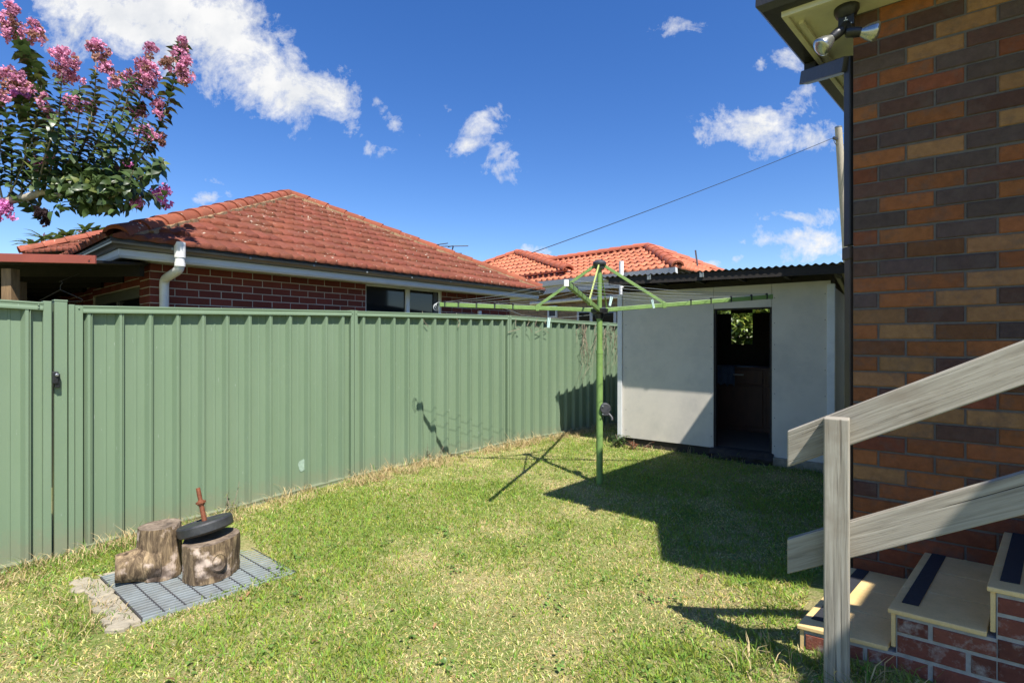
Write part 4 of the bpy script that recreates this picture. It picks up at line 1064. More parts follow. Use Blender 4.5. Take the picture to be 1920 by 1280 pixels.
for i in range(4):
    ui = (TN[i+1]-TN[i]); Lq = ui.length; ui.normalize(); li = V(ui.y, -ui.x)
    if li.y > 0: li = -li
    bricks(mb, TN[i]+nu*.034, ui, li, Lq-.004, -.128, -.128+.088*10, .088, .235, lambda r, k: jit((.20, .062, .038), .28, rb4), joint=.016, half0=i, depth=.006, clip=lambda a, e, i=i: TZ[i]-.036, bev=.004)
mb.build('brickwork', M['stepbrick'], ba)

# ================================================================== HANDRAIL
ru = D2(.82, -.57); rn_ = V(ru.y, -ru.x)
if rn_.y > 0: rn_ = -rn_
pc = V(1.328, 2.13); pb = gzf(pc.x, pc.y)
hr = thing('timber_handrail', 'weathered grey timber handrail with one post and two sloping rails beside the steps', 'handrail', (pc.x, pc.y, pb))
uvbox('post', M['wood'], hr, pc-ru*.045+V(0, 0, -.1), V(0, 0, CAMZ-.317+.1), ru*.09, -rn_*.088, bevel=.005)
rb0 = pc-rn_*.0905
def railb(zl_top, zl_bot, t0=-.19, t1=1.7, sl=.528):
    a = rb0+ru*t0
    uvbox('rail', M['wood'], hr, V(a.x, a.y, zl_bot), ru*(t1-t0)+V(0, 0, sl*(t1-t0)), V(0, 0, zl_top-zl_bot), -rn_*.035, bevel=.005)
railb(CAMZ-.399, CAMZ-.560); railb(CAMZ-.880, CAMZ-1.035, sl=.536)

# ================================================================== DRAIN GRATE, STUMPS, DUMBBELL
gA = V(-2.67, 3.375); gB = V(-2.037, 2.865); gD = V(-2.07, 3.96); gC = gB+(gD-gA)
eu = (gD-gA)/1.0; ev = (gB-gA)
GZ0 = gzf(-2.05, 3.4)+.012
grt = thing('drain_grate', 'square galvanised steel drain grate set in the lawn under the two log stumps', 'grate', (gA.x, gA.y, GZ0-.03))
nb_ = 22; mb = MB(); eun = eu.normalized(); evn = ev.normalized()
for k in range(nb_+1):
    p = gA+ev*(k/nb_); mb.box(V(p.x, p.y, GZ0-.03)-evn*.007, eu, evn*.015, V(0, 0, .03))
mb.build('bearing_bar', M['galv'], grt)
mb = MB()
for k in range(9):
    p = gA+eu*(k/8); mb.box(V(p.x, p.y, GZ0-.008)-eun*.003, ev, eun*.007, V(0, 0, .0095))
mb.build('cross_rod', M['grey_plastic'], grt)
mb = MB(); mb.box(V(gA.x, gA.y, GZ0-.042), eu, ev, V(0, 0, .015)); M['gratebed'] = vary('dark_grate_bed', (.12, .13, .13), .8, .3, 20); mb.build('grate_bed', M['gratebed'], grt)  # flat dark grey sheet below the bars
rc = random.Random(12); mb = MB()
def slab(c, ru_, rv_, z0, z1, n=11):
    ring = []
    for k in range(n):
        t = 2*math.pi*k/n; j = rc.uniform(.8, 1.15); ring.append((c[0]+math.cos(t)*ru_*j, c[1]+math.sin(t)*rv_*j))
    mb.loft([[V(x, y, z0) for x, y in ring], [V(x, y, z1) for x, y in ring], [V(c[0]+(x-c[0])*.88, c[1]+(y-c[1])*.88, z1+.008) for x, y in ring]])
mb.box(V(gB.x, gB.y, GZ0-.06)+evn*.006-eun*.05, eu*1.06, evn*.022, V(0, 0, .042)); mb.box(V(gA.x, gA.y, GZ0-.06)-evn*.06, eu*1.02, evn*.05, V(0, 0, .055)); mb.box(V(gD.x, gD.y, GZ0-.06)+eun*.006, ev, eun*.07, V(0, 0, .045))
mb.box(V(gA.x, gA.y, GZ0-.06)-eun*.11, ev, eun*.105, V(0, 0, .052))
for k in range(9):
    p = gA+ev*(-.02+k/8)-eun*(.06+rc.uniform(0, .06)); slab((p.x, p.y), rc.uniform(.05, .085), rc.uniform(.04, .065), GZ0-.06, GZ0-.004+rc.uniform(-.008, .010))
tag(mb.build('concrete_surround', M['concrete'], None, loc=(gA.x, gA.y, GZ0-.05)), 'broken pale concrete edging round the steel drain grate', 'concrete')

def stump(name, label, px, pybase, wpx, h, taper, stub=None, seed=1, knots=()):
    rg = random.Random(seed); z0 = GZ0+.002
    Y = F*(CAMZ-z0)/(pybase-640); r = wpx/F*Y/2; Y += r*.8; X = (px-960)/F*Y
    t_ = thing(name, label, 'log', (X, Y, z0)); mb = MB(); n = 36; rings = []
    ph = [rg.uniform(0, 6.28) for _ in range(4)]
    for j in range(15):
        f = j/14; ring = []
        for k in range(n):
            th = 2*math.pi*k/n
            rr = r*(1+taper*(1-f))*(1+.05*math.sin(2*th+ph[0])+.04*math.sin(3*th+ph[1]+f)+.02*math.sin(9*th+ph[2])+.012*rg.uniform(-1, 1))
            for (kt, kz, ks, kw) in knots:
                dth = (th-kt+math.pi) % (2*math.pi)-math.pi
                rr += ks*math.exp(-(dth/kw)**2-((f-kz)/.16)**2)
            if j == 14: rr *= .985
            tl = .006*f*math.cos(th-.6)
            ring.append(V(X+rr*math.cos(th), Y+rr*math.sin(th), z0+h*f+(tl if j else 0)))
        rings.append(ring)
    mb.loft(rings, cap=False); b = mb.build('bark', M['log'], t_, smooth=True)
    mb = MB(); mb.face([p-V(0, 0, .001) for p in rings[-1]]); mb.build('cut_face', M['logend'], t_)
    if stub:
        sx, sy, sz, sr, ln = stub; d = V(sx, sy, sz).normalized(); c = V(X, Y, z0+.095)
        mb = MB(); a = d.cross(V(0, 0, 1)).normalized(); bb = a.cross(d); rr_ = []
        for f, q in ((0, 1.75), (.3, 1.45), (.6, 1.18), (.85, 1.04), (.95, 1.0), (1, .95)):
            rr_.append([c+d*ln*f+(a*math.cos(t)+bb*math.sin(t))*sr*q*(1+.05*math.sin(3*t+f*2)) for t in [2*math.pi*k/22 for k in range(22)]])
            rr_[-1] = [V(p.x, p.y, max(p.z, z0+.004)) for p in rr_[-1]]
        mb.loft(rr_, cap=False); mb.build('branch_stub', M['log'], t_, smooth=True)
        mb = MB(); mb.face([p for p in rr_[-1]]); mb.build('cut_face', M['logend'], t_)
    return V(X, Y, z0), r
s1, r1 = stump('log_stump', 'taller pale log stump with a thick cut side branch on the drain grate', 300, 1088, 68, .325, .10, (-.80, -.60, .02, .086, .235), 3)
s2, r2_ = stump('log_stump', 'shorter wide log stump with a round knot, carrying the black weight plate', 395, 1092, 99, .24, -.02, None, 6, knots=((-.75, .5, .02, .25),))
# knot face on the short stump
mb = MB(); kd = V(math.cos(-.78), math.sin(-.78)); kc = V(s2.x, s2.y, s2.z+.125)+kd*(r2_*1.04)
mb.lathe(kc-kd*.02, kd, [(.052, 0), (.050, .018), (.040, .024), (.037, .020), (.0, .021)], 20, cap=False); mb.v = [(x, y, s2.z+.125+(z-s2.z-.125)*1.3) for x, y, z in mb.v]
o = mb.build('knot', M['log'], bpy.data.objects['log_stump.001'], smooth=True)
# dumbbell: rubber weight plate tilted on a rusty bar
pcx = V(s2.x-.045, s2.y+.02, s2.z+.24+.062)
ax = V(-.24, .06, 1.0).normalized()
db = thing('dumbbell', 'rusty dumbbell bar standing in a tilted black weight plate on the short stump', 'dumbbell', tuple(pcx))
mb = MB(); mb.lathe(pcx-ax*.018, ax, [(.020, -.01), (.10, -.01), (.135, -.016), (.155, -.01), (.163, .0), (.163, .046), (.155, .056), (.140, .057), (.132, .050), (.06, .050), (.05, .056), (.02, .056)], 48); mb.build('weight_plate', M['rubber'], db, smooth=True, sharp=35)
mb = MB(); mb.lathe(pcx+ax*.022, ax, [(.0155, 0), (.0145, .13), (.0130, .165), (.0140, .17), (.0130, .175), (.0140, .18), (.0130, .22), (.0130, .235)], 16)
br_ = mb.build('bar', M['rust'], db, smooth=True)
mb = MB(); mb.lathe(pcx+ax*.140, ax, [(.016, 0), (.022, .004), (.022, .012), (.030, .014), (.030, .026), (.020, .030), (.014, .036)], 12); mb.build('collar', M['rust'], br_, smooth=True, sharp=30)

# ================================================================== CREPE MYRTLE
tree = thing('crepe_myrtle', 'crepe myrtle tree with crinkled pink flower heads and dark leaves at the upper left', 'tree', (-6.6, 4.9, -.1))
T0 = 4.75; TS = T0/2.75
mb = MB()
br0 = [V(-6.6, 4.9, -.1), V(-6.5, 4.9, 1.2), V(-5.9, 4.85, 2.2), P(-60, 385, T0), P(0, 379, T0), P(50, 370, T0), P(85, 360, T0), P(115, 366, T0), P(150, 372, T0+.05)]
mb.tube(br0, [.12, .10, .07, .045, .036, .034, .029, .022, .015], 12)
for (a, b, c) in (((-6.2, 4.88, 1.75), (-6.1, 5.0, 2.6), P(-120, 150, 4.8)), ((-5.9, 4.85, 2.2), (-5.4, 4.8, 2.9), P(-40, 230, 4.7))):
    mb.tube([Vector(a), Vector(b), c], [.05, .035, .012], 10)
trk = mb.build('trunk', M['pole'], tree, smooth=True)
STEMS = [[(78, 362), (88, 260), (70, 150), (45, 95), (25, 40)], [(80, 362), (105, 280), (112, 200), (116, 135)], [(60, 367), (62, 250), (40, 190), (22, 160)], [(105, 364), (150, 290), (175, 200), (180, 115)],
 [(115, 366), (165, 300), (205, 230), (235, 165), (255, 150)], [(130, 368), (200, 310), (245, 230), (270, 160), (283, 100)], [(140, 370), (230, 330), (290, 255), (318, 180), (338, 100), (345, 78)],
 [(130, 368), (185, 330), (205, 290), (222, 240), (240, 180)], [(150, 372), (215, 365), (260, 335), (295, 318), (308, 298)], [(150, 372), (200, 385), (250, 375), (300, 362)],
 [(20, 375), (22, 300), (15, 240), (8, 185)], [(5, 378), (-10, 300), (-15, 220), (-20, 160)], [(40, 372), (45, 310), (60, 260), (75, 190), (78, 160)], [(90, 362), (120, 320), (140, 270), (150, 190), (148, 160)],
 [(100, 362), (130, 335), (180, 350), (215, 340)], [(45, 371), (60, 385), (75, 398), (82, 404)], [(140, 370), (170, 385), (190, 388)], [(110, 366), (150, 335), (175, 290), (190, 240)], [(120, 366), (190, 345), (240, 300), (262, 250), (270, 215)],
 [(30, 374), (60, 340), (75, 320), (80, 300)], [(150, 372), (180, 350), (225, 320), (270, 275), (300, 235)], [(60, 367), (90, 330), (100, 290), (120, 240), (128, 200)], [(10, 378), (30, 340), (45, 300), (50, 270)], [(-20, 380), (-5, 330), (0, 280), (5, 230)],
 [(-20, 380), (-40, 300), (-60, 200), (-70, 120)], [(-40, 385), (-90, 300), (-120, 240), (-140, 130)],
 [(130, 368), (160, 375), (205, 372), (235, 350), (250, 320)], [(145, 371), (170, 372), (195, 378), (225, 385)], [(95, 361), (115, 345), (135, 310), (160, 260), (168, 220)], [(70, 366), (78, 320), (95, 260), (100, 215)], [(125, 367), (150, 345), (170, 320), (205, 270), (212, 200)],
 [(140, 370), (150, 352), (185, 335), (225, 350), (245, 342)], [(135, 369), (145, 355), (165, 352), (200, 362)]]
acc = [[], [], [], [], []]; sm = MB(); rg = np.random.default_rng(55)
def spl(pts, n):
    out = []
    for k in range(n):
        t = k/(n-1)*(len(pts)-1); i = min(int(t), len(pts)-2); f = t-i
        p0, p1, p2_, p3 = pts[max(i-1, 0)], pts[i], pts[i+1], pts[min(i+2, len(pts)-1)]
        out.append(.5*((2*p1)+(p2_-p0)*f+(2*p0-5*p1+4*p2_-p3)*f*f+(3*p1-p0-3*p2_+p3)*f**3))
    return out
for st in STEMS:
    dz = rg.uniform(-.4, .4); n0 = len(st)
    pts = [P(x, y, T0+dz*(i/(n0-1))) for i, (x, y) in enumerate(st)]
    ln = sum((pts[i+1]-pts[i]).length for i in range(n0-1)); n = max(8, int(ln/(.0165*TS)))
    c = spl(pts, n); sm.tube(c, [.0055*TS*(1-.65*i/n) for i in range(n)], 6)
    ph = rg.uniform(0, 3.14)
    for i in range(max(1, int(n*.16)), int(n*.9)):
        d = np.array((c[i]-c[i-1]).normalized())
        for sgn in (1, -1):
            if rg.random() < .06: continue
            az = ph+i*1.57*.95+(0 if sgn > 0 else math.pi)+rg.normal()*.35
            ref = np.cross(d, [0.3, .9, .2]); ref /= np.linalg.norm(ref); r2v = np.cross(d, ref)
            side = ref*math.cos(az)+r2v*math.sin(az)
            acc[0].append(np.array(c[i])); acc[1].append(side+d*rg.uniform(.1, .5)); acc[2].append(d*.9+np.array([0, 0, .4])+rg.normal(size=3)*.15)
            acc[3].append(TS*rg.uniform(.048, .076)*(1.0 if i < n*.8 else .75)); k = rg.uniform(.55, 1.3)
            acc[4].append(np.array((.066, .108, .030))*k if rg.random() > .10 else np.array((.17, .20, .05))*k)
# leafy mass round the fork
for k in range(700):
    px = rg.normal(185, 42); py = rg.normal(352, 24)
    if py > 396 or py < 270: continue
    acc[0].append(np.array(P(px, py, T0+rg.normal()*.14))); acc[1].append(rg.normal(size=3)); acc[2].append(np.array([0, 0, 1.0])+rg.normal(size=3)*.5); acc[3].append(TS*rg.uniform(.036, .056)); acc[4].append(np.array((.065, .105, .028))*rg.uniform(.55, 1.5))
sm.build('twig', M['vine'], trk, smooth=True)
leaves_mesh('foliage', acc[0], acc[1], acc[2], acc[3], .62, acc[4], M['leaf'], tree, fold=.18, droop=.42, loc=WL[tree.name])
PAN = [(22, 45, 24, 45, 1), (65, 62, 15, 30, 1), (14, 150, 26, 30, 1), (42, 158, 24, 26, 1), (44, 182, 24, 14, 2), (118, 118, 30, 38, 1), (128, 145, 28, 16, 1), (182, 95, 26, 24, 1), (198, 128, 17, 18, 1), (140, 195, 20, 20, 1), (165, 198, 14, 12, 1),
 (245, 150, 26, 24, 1), (275, 140, 28, 40, 1), (283, 95, 13, 20, 1), (342, 110, 18, 48, 1), (312, 118, 14, 20, 1), (350, 145, 16, 20, 1), (262, 205, 24, 14, 1), (298, 205, 16, 22, 1), (275, 248, 20, 15, 1), (303, 262, 8, 14, 1), (214, 334, 27, 22, 2), (236, 315, 12, 10, 2),
 (303, 367, 22, 26, 2), (257, 380, 9, 9, 2), (72, 312, 22, 16, 2), (94, 300, 10, 9, 1), (8, 398, 20, 24, 2), (-30, 170, 30, 40, 1), (-70, 110, 30, 40, 1), (82, 192, 12, 18, 1), (96, 215, 12, 12, 1), (212, 148, 14, 18, 1), (5, 190, 14, 24, 1), (80, 405, 15, 20, 3)]
pa = [[], [], [], [], []]
for (px, py, rx, ry, kind) in PAN:
    Y = T0+rg.normal()*.12; c = np.array(P(px, py, Y)); s = Y/F*.86; n = int(max(30, rx*ry*.30))
    nsub = max(6, int(rx*ry/30))
    for k in range(nsub):
        d = rg.normal(size=3); d /= np.linalg.norm(d); rr = rg.uniform(.1, 1)**.5
        taper = 1-.45*max(0, d[2]*rr) if kind == 1 else 1
        sc = c+d*rr*np.array([rx*s*taper, rx*s*.8*taper, ry*s*1.05])
        sub = rg.uniform(4.5, 8.0)*s; tone = rg.uniform(.7, 1.25); brown = rg.random() < .22 and kind == 1
        for q in range(int(rg.uniform(16, 34))):
            e_d = rg.normal(size=3); e_d /= np.linalg.norm(e_d)
            pa[0].append(sc+e_d*sub*rg.uniform(.3, 1)); pa[1].append(e_d*.7+rg.normal(size=3)*.8); pa[2].append(rg.normal(size=3)); pa[3].append(TS*rg.uniform(.009, .019))
            if kind == 3: cc = np.array((.05, .028, .03))
            elif kind == 2: cc = np.array((.80, .28, .60))
            else: cc = np.array((.42, .22, .17)) if brown else np.array((.70, .31, .46))
            pa[4].append(cc*tone*rg.uniform(.75, 1.3))
leaves_mesh('blossom', pa[0], pa[1], pa[2], pa[3], .9, np.clip(pa[4], 0, 1), M['petal'], tree, fold=.3, droop=.2, loc=WL[tree.name])

# ================================================================== GRASS
def blades(name, pos, length, width, lean, cols, mat, label_kind=True, bend=.5):
    N = len(pos); rg = RNG; th = rg.uniform(0, 2*np.pi, N)
    side = np.stack([np.cos(th), np.sin(th), np.zeros(N)], 1); az = rg.uniform(0, 2*np.pi, N)
    ld = np.stack([np.cos(az), np.sin(az), np.zeros(N)], 1)
    L = length[:, None]; w = width[:, None]; ln = lean[:, None]
    up = np.array([[0, 0, 1.0]])
    mid = pos+(up*np.cos(ln)+ld*np.sin(ln))*L*.55; l2 = np.clip(ln+bend, 0, 1.75)
    tip = mid+(up*np.cos(l2)+ld*np.sin(l2))*L*.5
    vs = np.stack([pos-side*w*.5, pos+side*w*.5, mid+side*w*.45, mid-side*w*.45, tip], 1).reshape(-1, 3)
    i = np.arange(N)[:, None]*5; f = np.concatenate([i+np.array([[0, 1, 2, 3]]), i+np.array([[3, 2, 4]])], 1)
    lt = np.tile([4, 3], N)
    return np_mesh(name, vs, f.ravel(), lt, np.repeat(cols, 5, axis=0), mat)
def vnoise(x, y, s, seed):
    rg = np.random.default_rng(seed); T = rg.random((64, 64)); xs = x*s; ys = y*s
    xi = np.floor(xs).astype(int); yi = np.floor(ys).astype(int); fx = xs-xi; fy = ys-yi; fx = fx*fx*(3-2*fx); fy = fy*fy*(3-2*fy)
    g_ = lambda a, b: T[a % 64, b % 64]
    return (g_(xi, yi)*(1-fx)+g_(xi+1, yi)*fx)*(1-fy)+(g_(xi, yi+1)*(1-fx)+g_(xi+1, yi+1)*fx)*fy
def fbm(x, y, s, seed): return (vnoise(x, y, s, seed)*.5+vnoise(x, y, s*2.1, seed+1)*.28+vnoise(x, y, s*4.5, seed+2)*.22)
def fdist(x, y):                     # signed distance to the fence line, lawn side positive
    best = np.full_like(x, 1e9)
    pl = [FP[0]-u0*2.5]+FP[1:4]+[FP[4]]
    for A, B in zip(pl[:-1], pl[1:]):
        d = (B-A).normalized(); L = (B-A).length; t = np.clip((x-A.x)*d.x+(y-A.y)*d.y, 0, L)
        sd = (x-A.x)*d.y-(y-A.y)*d.x; ds = np.hypot(x-A.x-d.x*t, y-A.y-d.y*t); v = np.where(sd >= 0, ds, -ds)
        best = np.where(np.abs(v) < np.abs(best), v, best)
    return best
def lawn_mask(x, y):
    ok = fdist(x, y) > .045
    sx = (x-SL.x)*su.x+(y-SL.y)*su.y; sy = (x-SL.x)*sn.x+(y-SL.y)*sn.y
    ok &= ~((sx > -.02) & (sx < SW+.05) & (sy < .02)); ok &= ~((sx > td0-.05) & (sx < td1) & (sy < .12)&(sy>-1))
    # house: right of K
    a = (x-K.x)*hn.x+(y-K.y)*hn.y; b = (x-K.x)*hv.y-(y-K.y)*hv.x
    ok &= ~((a < .02) & (b > -.01))
    # steps
    sx = (x-TN[0].x)*nu.x+(y-TN[0].y)*nu.y; sy = (x-TN[0].x)*nl.x+(y-TN[0].y)*nl.y
    ok &= ~((sx > .0) & (sy < .02) & (sy > -1.2))
    # grate
    gu = ((x-gA.x)*eun.x+(y-gA.y)*eun.y)/eu.length; gv = ((x-gA.x)*evn.x+(y-gA.y)*evn.y)/ev.length
    ok &= ~((gu > -.14) & (gu < 1.06) & (gv > -.01) & (gv < 1.01))
    ok &= np.hypot(x-HX, y-HY) > .04
    return ok
def scatter(n, x0, x1, y0, y1):
    return RNG.uniform(x0, x1, n), RNG.uniform(y0, y1, n)
xs, ys = [], []
for (y0, y1, dens) in ((.75, 1.6, 11000), (1.6, 2.6, 12000), (2.6, 3.8, 9500), (3.8, 5.4, 7000), (5.4, 9.5, 4200)):
    xa, xb = -1.12*y1-.5, min(1.0*y1+.6, 3.4)
    n = int((xb-xa)*(y1-y0)*dens); x, y = scatter(n, xa, xb, y0, y1); ok = (x > -1.12*y-.5) & (x < .95*y+.6); x, y = x[ok], y[ok]
    ok = lawn_mask(x, y); xs.append(x[ok]); ys.append(y[ok])
x = np.concatenate(xs); y = np.concatenate(ys); N = len(x)
dry = fbm(x, y, 1.3, 41); fine = fbm(x, y, 6, 47)
fd = fdist(x, y)
green_bias = np.exp(-(((x+1.3)**2+(y-4.4)**2)/1.3**2))*.24+np.exp(-(((x-1.6)**2+(y-5.5)**2)/1.2**2))*.16
dryness = dry*.62+fine*.38-green_bias+.10*np.exp(-fd/.35)+.10*np.exp(-(((x+.6)**2+(y-3.1)**2)/.9**2))+.08*np.exp(-(((x+2.3)**2+(y-2.3)**2)/.8**2))
pdry = np.clip((dryness-.305)/.36, .08, .80)
isdry = RNG.random(N) < pdry
k = RNG.uniform(.75, 1.45, N)[:, None]
green = np.stack([RNG.uniform(.185, .33, N), RNG.uniform(.29, .41, N), RNG.uniform(.035, .075, N)], 1)
straw = np.stack([RNG.uniform(.52, .78, N), RNG.uniform(.45, .63, N), RNG.uniform(.18, .30, N)], 1)
cols = np.clip(np.where(isdry[:, None], straw, green)*k, 0, .85)
L = np.where(isdry, RNG.uniform(.014, .040, N), RNG.uniform(.022, .055, N))*(1-.35*np.clip(pdry-.3, 0, 1))
lean = np.abs(RNG.normal(.76, .38, N)); lean = np.where(isdry, lean+.35, lean)
lean = np.clip(lean, 0, 1.45)
pos = np.stack([x, y, gz(x, y)-.002], 1)
o = blades('grass', pos, L, RNG.uniform(.0030, .0062, N)*(1+.05*y), lean, cols, M['grass'], bend=.45)
tag(o, 'short patchy lawn of green and straw coloured grass', 'grass', kind='stuff')
# broadleaf weeds and clover scattered through the turf
wa = [[], [], [], [], []]
for _ in range(75):
    yy = .9+3.6*RNG.random()**1.3; xx = RNG.uniform(-1.0*yy, .62*yy)
    if not lawn_mask(np.array([xx]), np.array([yy]))[0]: continue
    for q in range(RNG.integers(5, 13)):
        p = np.array([xx, yy, 0])+np.append(RNG.normal(size=2)*.035, 0); p[2] = gzf(p[0], p[1])+RNG.uniform(.012, .03)
        dd = RNG.normal(size=3); dd[2] = abs(dd[2])*.25; wa[0].append(p); wa[1].append(dd); wa[2].append([0, 0, 1.0]); wa[3].append(RNG.uniform(.016, .032)); wa[4].append(np.array((.15, .25, .05))*RNG.uniform(.7, 1.4))
o = leaves_mesh('clover', *wa[:4], .75, wa[4], M['leaf']); tag(o, 'small broad leaved weeds and clover scattered low through the turf', 'weeds', kind='stuff')
wa = [[], [], [], [], []]
for _ in range(130):
    yy = .9+5.0*RNG.random(); xx = RNG.uniform(-1.0*yy, .8*yy)
    if not lawn_mask(np.array([xx]), np.array([yy]))[0]: continue
    dd = RNG.normal(size=3); dd[2] *= .15; wa[0].append(np.array([xx, yy, gzf(xx, yy)+.022])); wa[1].append(dd); wa[2].append([0, .2, 1.0]); wa[3].append(RNG.uniform(.025, .055)); wa[4].append(np.array((.30, .17, .08))*RNG.uniform(.5, 1.4))
o = leaves_mesh('leaf_litter', *wa[:4], .4, wa[4], M['dry']); tag(o, 'dry brown fallen leaves scattered over the lawn', 'leaf litter', kind='stuff')
# long dry grass along the fence, tufts by the grate and steps
px_, py_, ll, cc = [], [], [], []
def tuft(cx, cy, n, rad, l0, l1, pg):
    for _ in range(n):
        a = random.uniform(0, 6.28); r_ = rad*math.sqrt(random.random()); X, Y = cx+r_*math.cos(a), cy+r_*math.sin(a)
        px_.append(X); py_.append(Y); ll.append(random.uniform(l0, l1)*(1.7 if random.random() < .05 else 1))
        if random.random() < pg: cc.append((random.uniform(.12, .22), random.uniform(.22, .32), .045))
        else: f_ = random.random()**2; cc.append((.66-.22*f_, .53-.22*f_, .28-.14*f_))
pl = [FP[0]-u0*1.6]+FP[1:4]
for A, B in zip(pl[:-1], pl[1:]):
    d = (B-A).normalized(); Ln = (B-A).length; od = V(d.y, -d.x); n = int(Ln/.022)
    for i in range(n):
        q = A+d*(Ln*random.random())+od*(.05+.30*random.random()**1.6)
        w = vnoise(np.array([q.x]), np.array([q.y]), 2.2, 77)[0]
        tuft(q.x, q.y, int(10+34*w), .06, .03, .06+.13*w*random.random()+.02, .10 if q.y > 4.6 else .35)
for i in range(26):
    q = FP[0]-u0*.2+u0*random.uniform(0, 1.3)+o0*random.uniform(.06, .34); tuft(q.x, q.y, 20, .07, .04, .15, .55)
for i in range(44):
    q = gA+ev*random.random()-eun*random.uniform(.03, .30); tuft(q.x, q.y, 13, .05, .03, .09, .5)
for i in range(10):
    q = gB+eu*random.random()+evn*random.uniform(.05, .10); tuft(q.x, q.y, 14, .05, .02, .06, .6)
for i in range(26):
    q = TN[0]+nu*random.uniform(-.25, .55)+nl*random.uniform(.04, .24); tuft(q.x, q.y, 13, .06, .04, .14, .65)
for i in range(8):
    q = pc+rn_*random.uniform(.02, .09)+ru*random.uniform(-.10, .10); tuft(q.x, q.y, 11, .04, .05, .16, .6)
for i in range(60):
    q = SL+su*random.uniform(-.3, SW)+sn*random.uniform(.05, .22); tuft(q.x, q.y, 10, .06, .03, .10, .65)
for i in range(20):
    q = SL-su*random.uniform(.0, .45)+sn*random.uniform(-.5, .25); tuft(q.x, q.y, 12, .06, .03, .14, .5)
px_ = np.array(px_); py_ = np.array(py_)
o = blades('dry_grass', np.stack([px_, py_, gz(px_, py_)-.002], 1), np.array(ll), RNG.uniform(.0032, .0060, len(ll)), np.abs(RNG.normal(.55, .4, len(ll))), np.array(cc), M['dry'], bend=.6)
tag(o, 'long dry grass tufts along the fence foot and round the steps', 'grass', kind='stuff')
# reddish weed at the shed corner, tall stalks at the fence
def weed(name, label, c, n, h, col, seed, size=.05):
    rg = np.random.default_rng(seed); t_ = thing(name, label, 'weed', (c[0], c[1], gzf(c[0], c[1]))); a = [[], [], [], [], []]; mb = MB()
    for k in range(n):
        b = V(c[0]+rg.normal()*.05, c[1]+rg.normal()*.05, gzf(c[0], c[1])-.01); tp = b+V(rg.normal()*.08, rg.normal()*.08, h*rg.uniform(.6, 1.1)); mb.tube([b, (b+tp)/2+V(rg.normal()*.01, 0, .01), tp], [.003, .0025, .0015], 5)
        for j in range(7):
            p = b+(tp-b)*rg.uniform(.2, 1); a[0].append(np.array(p)); dd = rg.normal(size=3); dd[2] = abs(dd[2])*.4; a[1].append(dd); a[2].append([0, 0, 1.0]); a[3].append(size*rg.uniform(.6, 1.2)); a[4].append(np.array(col)*rg.uniform(.6, 1.4))
    mb.build('stem', M['vine'], t_); leaves_mesh('foliage', a[0], a[1], a[2], a[3], .3, a[4], M['leaf'], t_, loc=WL[t_.name])
q = SL+su*.28+sn*.16; weed('weed', 'reddish brown dried weed at the foot of the shed wall', (q.x, q.y), 9, .13, (.24, .075, .035), 71, .06)
q = SL+su*.02+sn*.14; weed('weed', 'dark green leafy weed at the left corner of the shed', (q.x, q.y), 12, .17, (.07, .12, .03), 72, .09)
for (px, h, sd, lab) in ((438, .26, 73, 'thin pale seeding weed stalk against the fence behind the black weight plate'), (812, .22, 74, 'dark dry weed stem at the fence foot under the hoist arm shadow')):
    r = (px-960)/F; A = FP[0] if px < 660 else FP[1]; B = FP[1] if px < 660 else FP[2]; d = (B-A).normalized(); t = (r*A.y-A.x)/(d.x-r*d.y); q = A+d*t+V(d.y, -d.x)*.09
    weed('weed', lab, (q.x, q.y), 5, h, (.22, .24, .08) if px < 660 else (.12, .07, .04), sd, .03)

# ================================================================== SKY, SUN, CAMERA
w = bpy.data.worlds.new('World'); scene.world = w; w.use_nodes = True
t = NT(w.node_tree)
for n in list(t.n): t.n.remove(n)
elev = math.atan(1/math.hypot(SX, SY)); azim = math.atan2(SX, SY)   # from +Y toward +X
sky = t.new('ShaderNodeTexSky', sky_type='NISHITA'); sky.sun_disc = False
sky.sun_elevation = elev; sky.sun_rotation = azim; sky.altitude = 50; sky.air_density = 1.0; sky.dust_density = .25; sky.ozone_density = 3.0
hs = t.new('ShaderNodeHueSaturation'); hs.inputs['Saturation'].default_value = 1.30; hs.inputs['Hue'].default_value = .513; hs.inputs['Value'].default_value = 1.0; t.link(sky.outputs[0], hs.inputs['Color'])
bg = t.new('ShaderNodeBackground'); t.link(hs.outputs[0], bg.inputs[0]); bg.inputs[1].default_value = .100
gen = t.new('ShaderNodeTexCoord').outputs['Generated']
sep = t.new('ShaderNodeSeparateXYZ'); t.link(gen, sep.inputs[0])
front = t.math('GREATER_THAN', sep.outputs[1], .05)
ysafe = t.math('MAXIMUM', sep.outputs[1], .05)
cx = t.math('DIVIDE', sep.outputs[0], ysafe); cz = t.math('DIVIDE', sep.outputs[2], ysafe)
cmb = t.new('ShaderNodeCombineXYZ'); t.link(cx, cmb.inputs[0]); t.link(cz, cmb.inputs[1]); gv = cmb.outputs[0]
warp = t.new('ShaderNodeVectorMath', operation='MULTIPLY_ADD')
wnz = t.noise(gv, 5.5, 5, .6, 0, 1); sb = t.new('ShaderNodeVectorMath', operation='SUBTRACT'); t.link(wnz, sb.inputs[0]); sb.inputs[1].default_value = (.5, .5, .5)
t.link(sb.outputs[0], warp.inputs[0]); warp.inputs[1].default_value = (.14, .12, 0); t.link(gv, warp.inputs[2]); wv_ = warp.outputs[0]
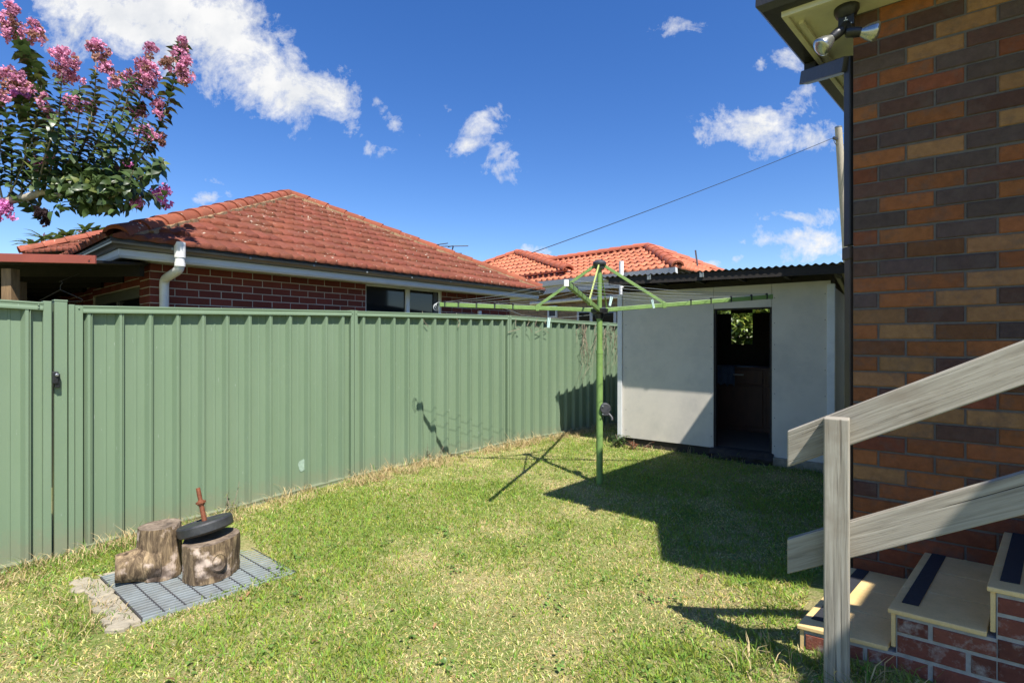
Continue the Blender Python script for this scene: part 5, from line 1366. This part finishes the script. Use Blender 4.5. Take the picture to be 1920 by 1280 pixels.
CL = [(330, 45, 330, 92, 23, 1.25), (470, 125, 190, 70, 28, 1.1), (590, 165, 110, 62, 38, 1.0), (640, 215, 60, 40, 40, .6), (180, 10, 150, 55, 10, .6), (110, 62, 80, 40, 20, .52),
      (895, 243, 75, 32, -15, .62), (875, 282, 50, 20, 0, .66), (950, 232, 26, 16, 20, .5), (945, 300, 60, 36, 20, .56), (700, 275, 60, 24, 10, .60), (730, 205, 60, 22, 35, .52),
      (1420, 240, 115, 42, 5, .95), (1505, 275, 85, 34, -8, 1.0), (1480, 215, 70, 40, 0, .55), (1410, 130, 28, 18, 0, .55), (1478, 105, 36, 30, 0, .55), (1275, 50, 40, 22, 0, .5), (1505, 172, 34, 20, 0, .5),
      (1490, 415, 90, 20, -2, .55), (1520, 462, 130, 30, 8, .85), (990, 484, 90, 14, -6, .7), (395, 362, 62, 13, 4, .62), (400, 334, 40, 9, 12, .45), (930, 490, 70, 10, 0, .5), (1330, 492, 80, 10, 0, .6), (860, 200, 40, 14, 0, .3)]
tot = None
for (px, py, a, b, rot, wgt) in CL:
    mp = t.new('ShaderNodeMapping', vector_type='TEXTURE'); t.link(wv_, mp.inputs[0])
    mp.inputs['Location'].default_value = ((px-960)/F, (640-py)/F, 0); mp.inputs['Rotation'].default_value = (0, 0, R(-rot)); mp.inputs['Scale'].default_value = (a/F, b/F, 1)
    le = t.new('ShaderNodeVectorMath', operation='LENGTH'); t.link(mp.outputs[0], le.inputs[0])
    v = t.math('MULTIPLY', t.math('SUBTRACT', 1.35, le.outputs['Value'], clamp=True), wgt)
    tot = v if tot is None else t.math('MAXIMUM', tot, v)
n1 = t.noise(gv, 10, 10, .66, .5); n2 = t.noise(gv, 30, 8, .68)
dens = t.math('ADD', tot, t.math('MULTIPLY', t.math('SUBTRACT', n1, .54), 2.5)); dens = t.math('ADD', dens, t.math('MULTIPLY', t.math('SUBTRACT', n2, .5), 1.3))
mask = t.math('MULTIPLY', t.math('MULTIPLY', t.ramp(dens, [(.26, 0), (.52, .38), (1.05, 1)]), front), t.ramp(tot, [(.02, 0), (.12, 1)]))
shade = t.ramp(t.noise(gv, 9, 6, .6), [(.3, (.78, .81, .86)), (.58, (1, 1, 1))])
bg2 = t.new('ShaderNodeBackground'); t.link(shade, bg2.inputs[0]); bg2.inputs[1].default_value = .54
mx = t.new('ShaderNodeMixShader'); t.link(mask, mx.inputs[0]); t.link(bg.outputs[0], mx.inputs[1]); t.link(bg2.outputs[0], mx.inputs[2])
out = t.new('ShaderNodeOutputWorld'); t.link(mx.outputs[0], out.inputs[0])

sl_ = bpy.data.lights.new('sun', 'SUN'); sl_.energy = 4.8; sl_.angle = R(.53); sl_.color = (1, .955, .89)
so = bpy.data.objects.new('sun', sl_); COL.objects.link(so); so.location = (3, -4, 8)
so.rotation_euler = V(SX, SY, 1).to_track_quat('Z', 'Y').to_euler()

cam = bpy.data.cameras.new('camera'); cam.sensor_width = 36; cam.sensor_fit = 'HORIZONTAL'; cam.lens = F/1920*36; cam.clip_end = 2000; cam.clip_start = .05
co_ = bpy.data.objects.new('camera', cam); COL.objects.link(co_); co_.location = (0, 0, CAMZ); co_.rotation_euler = (R(90), 0, 0)
scene.camera = co_
scene.view_settings.view_transform = 'Standard'; scene.view_settings.look = 'None'; scene.view_settings.gamma = 1; scene.view_settings.exposure = .85
scene.render.engine = 'CYCLES'
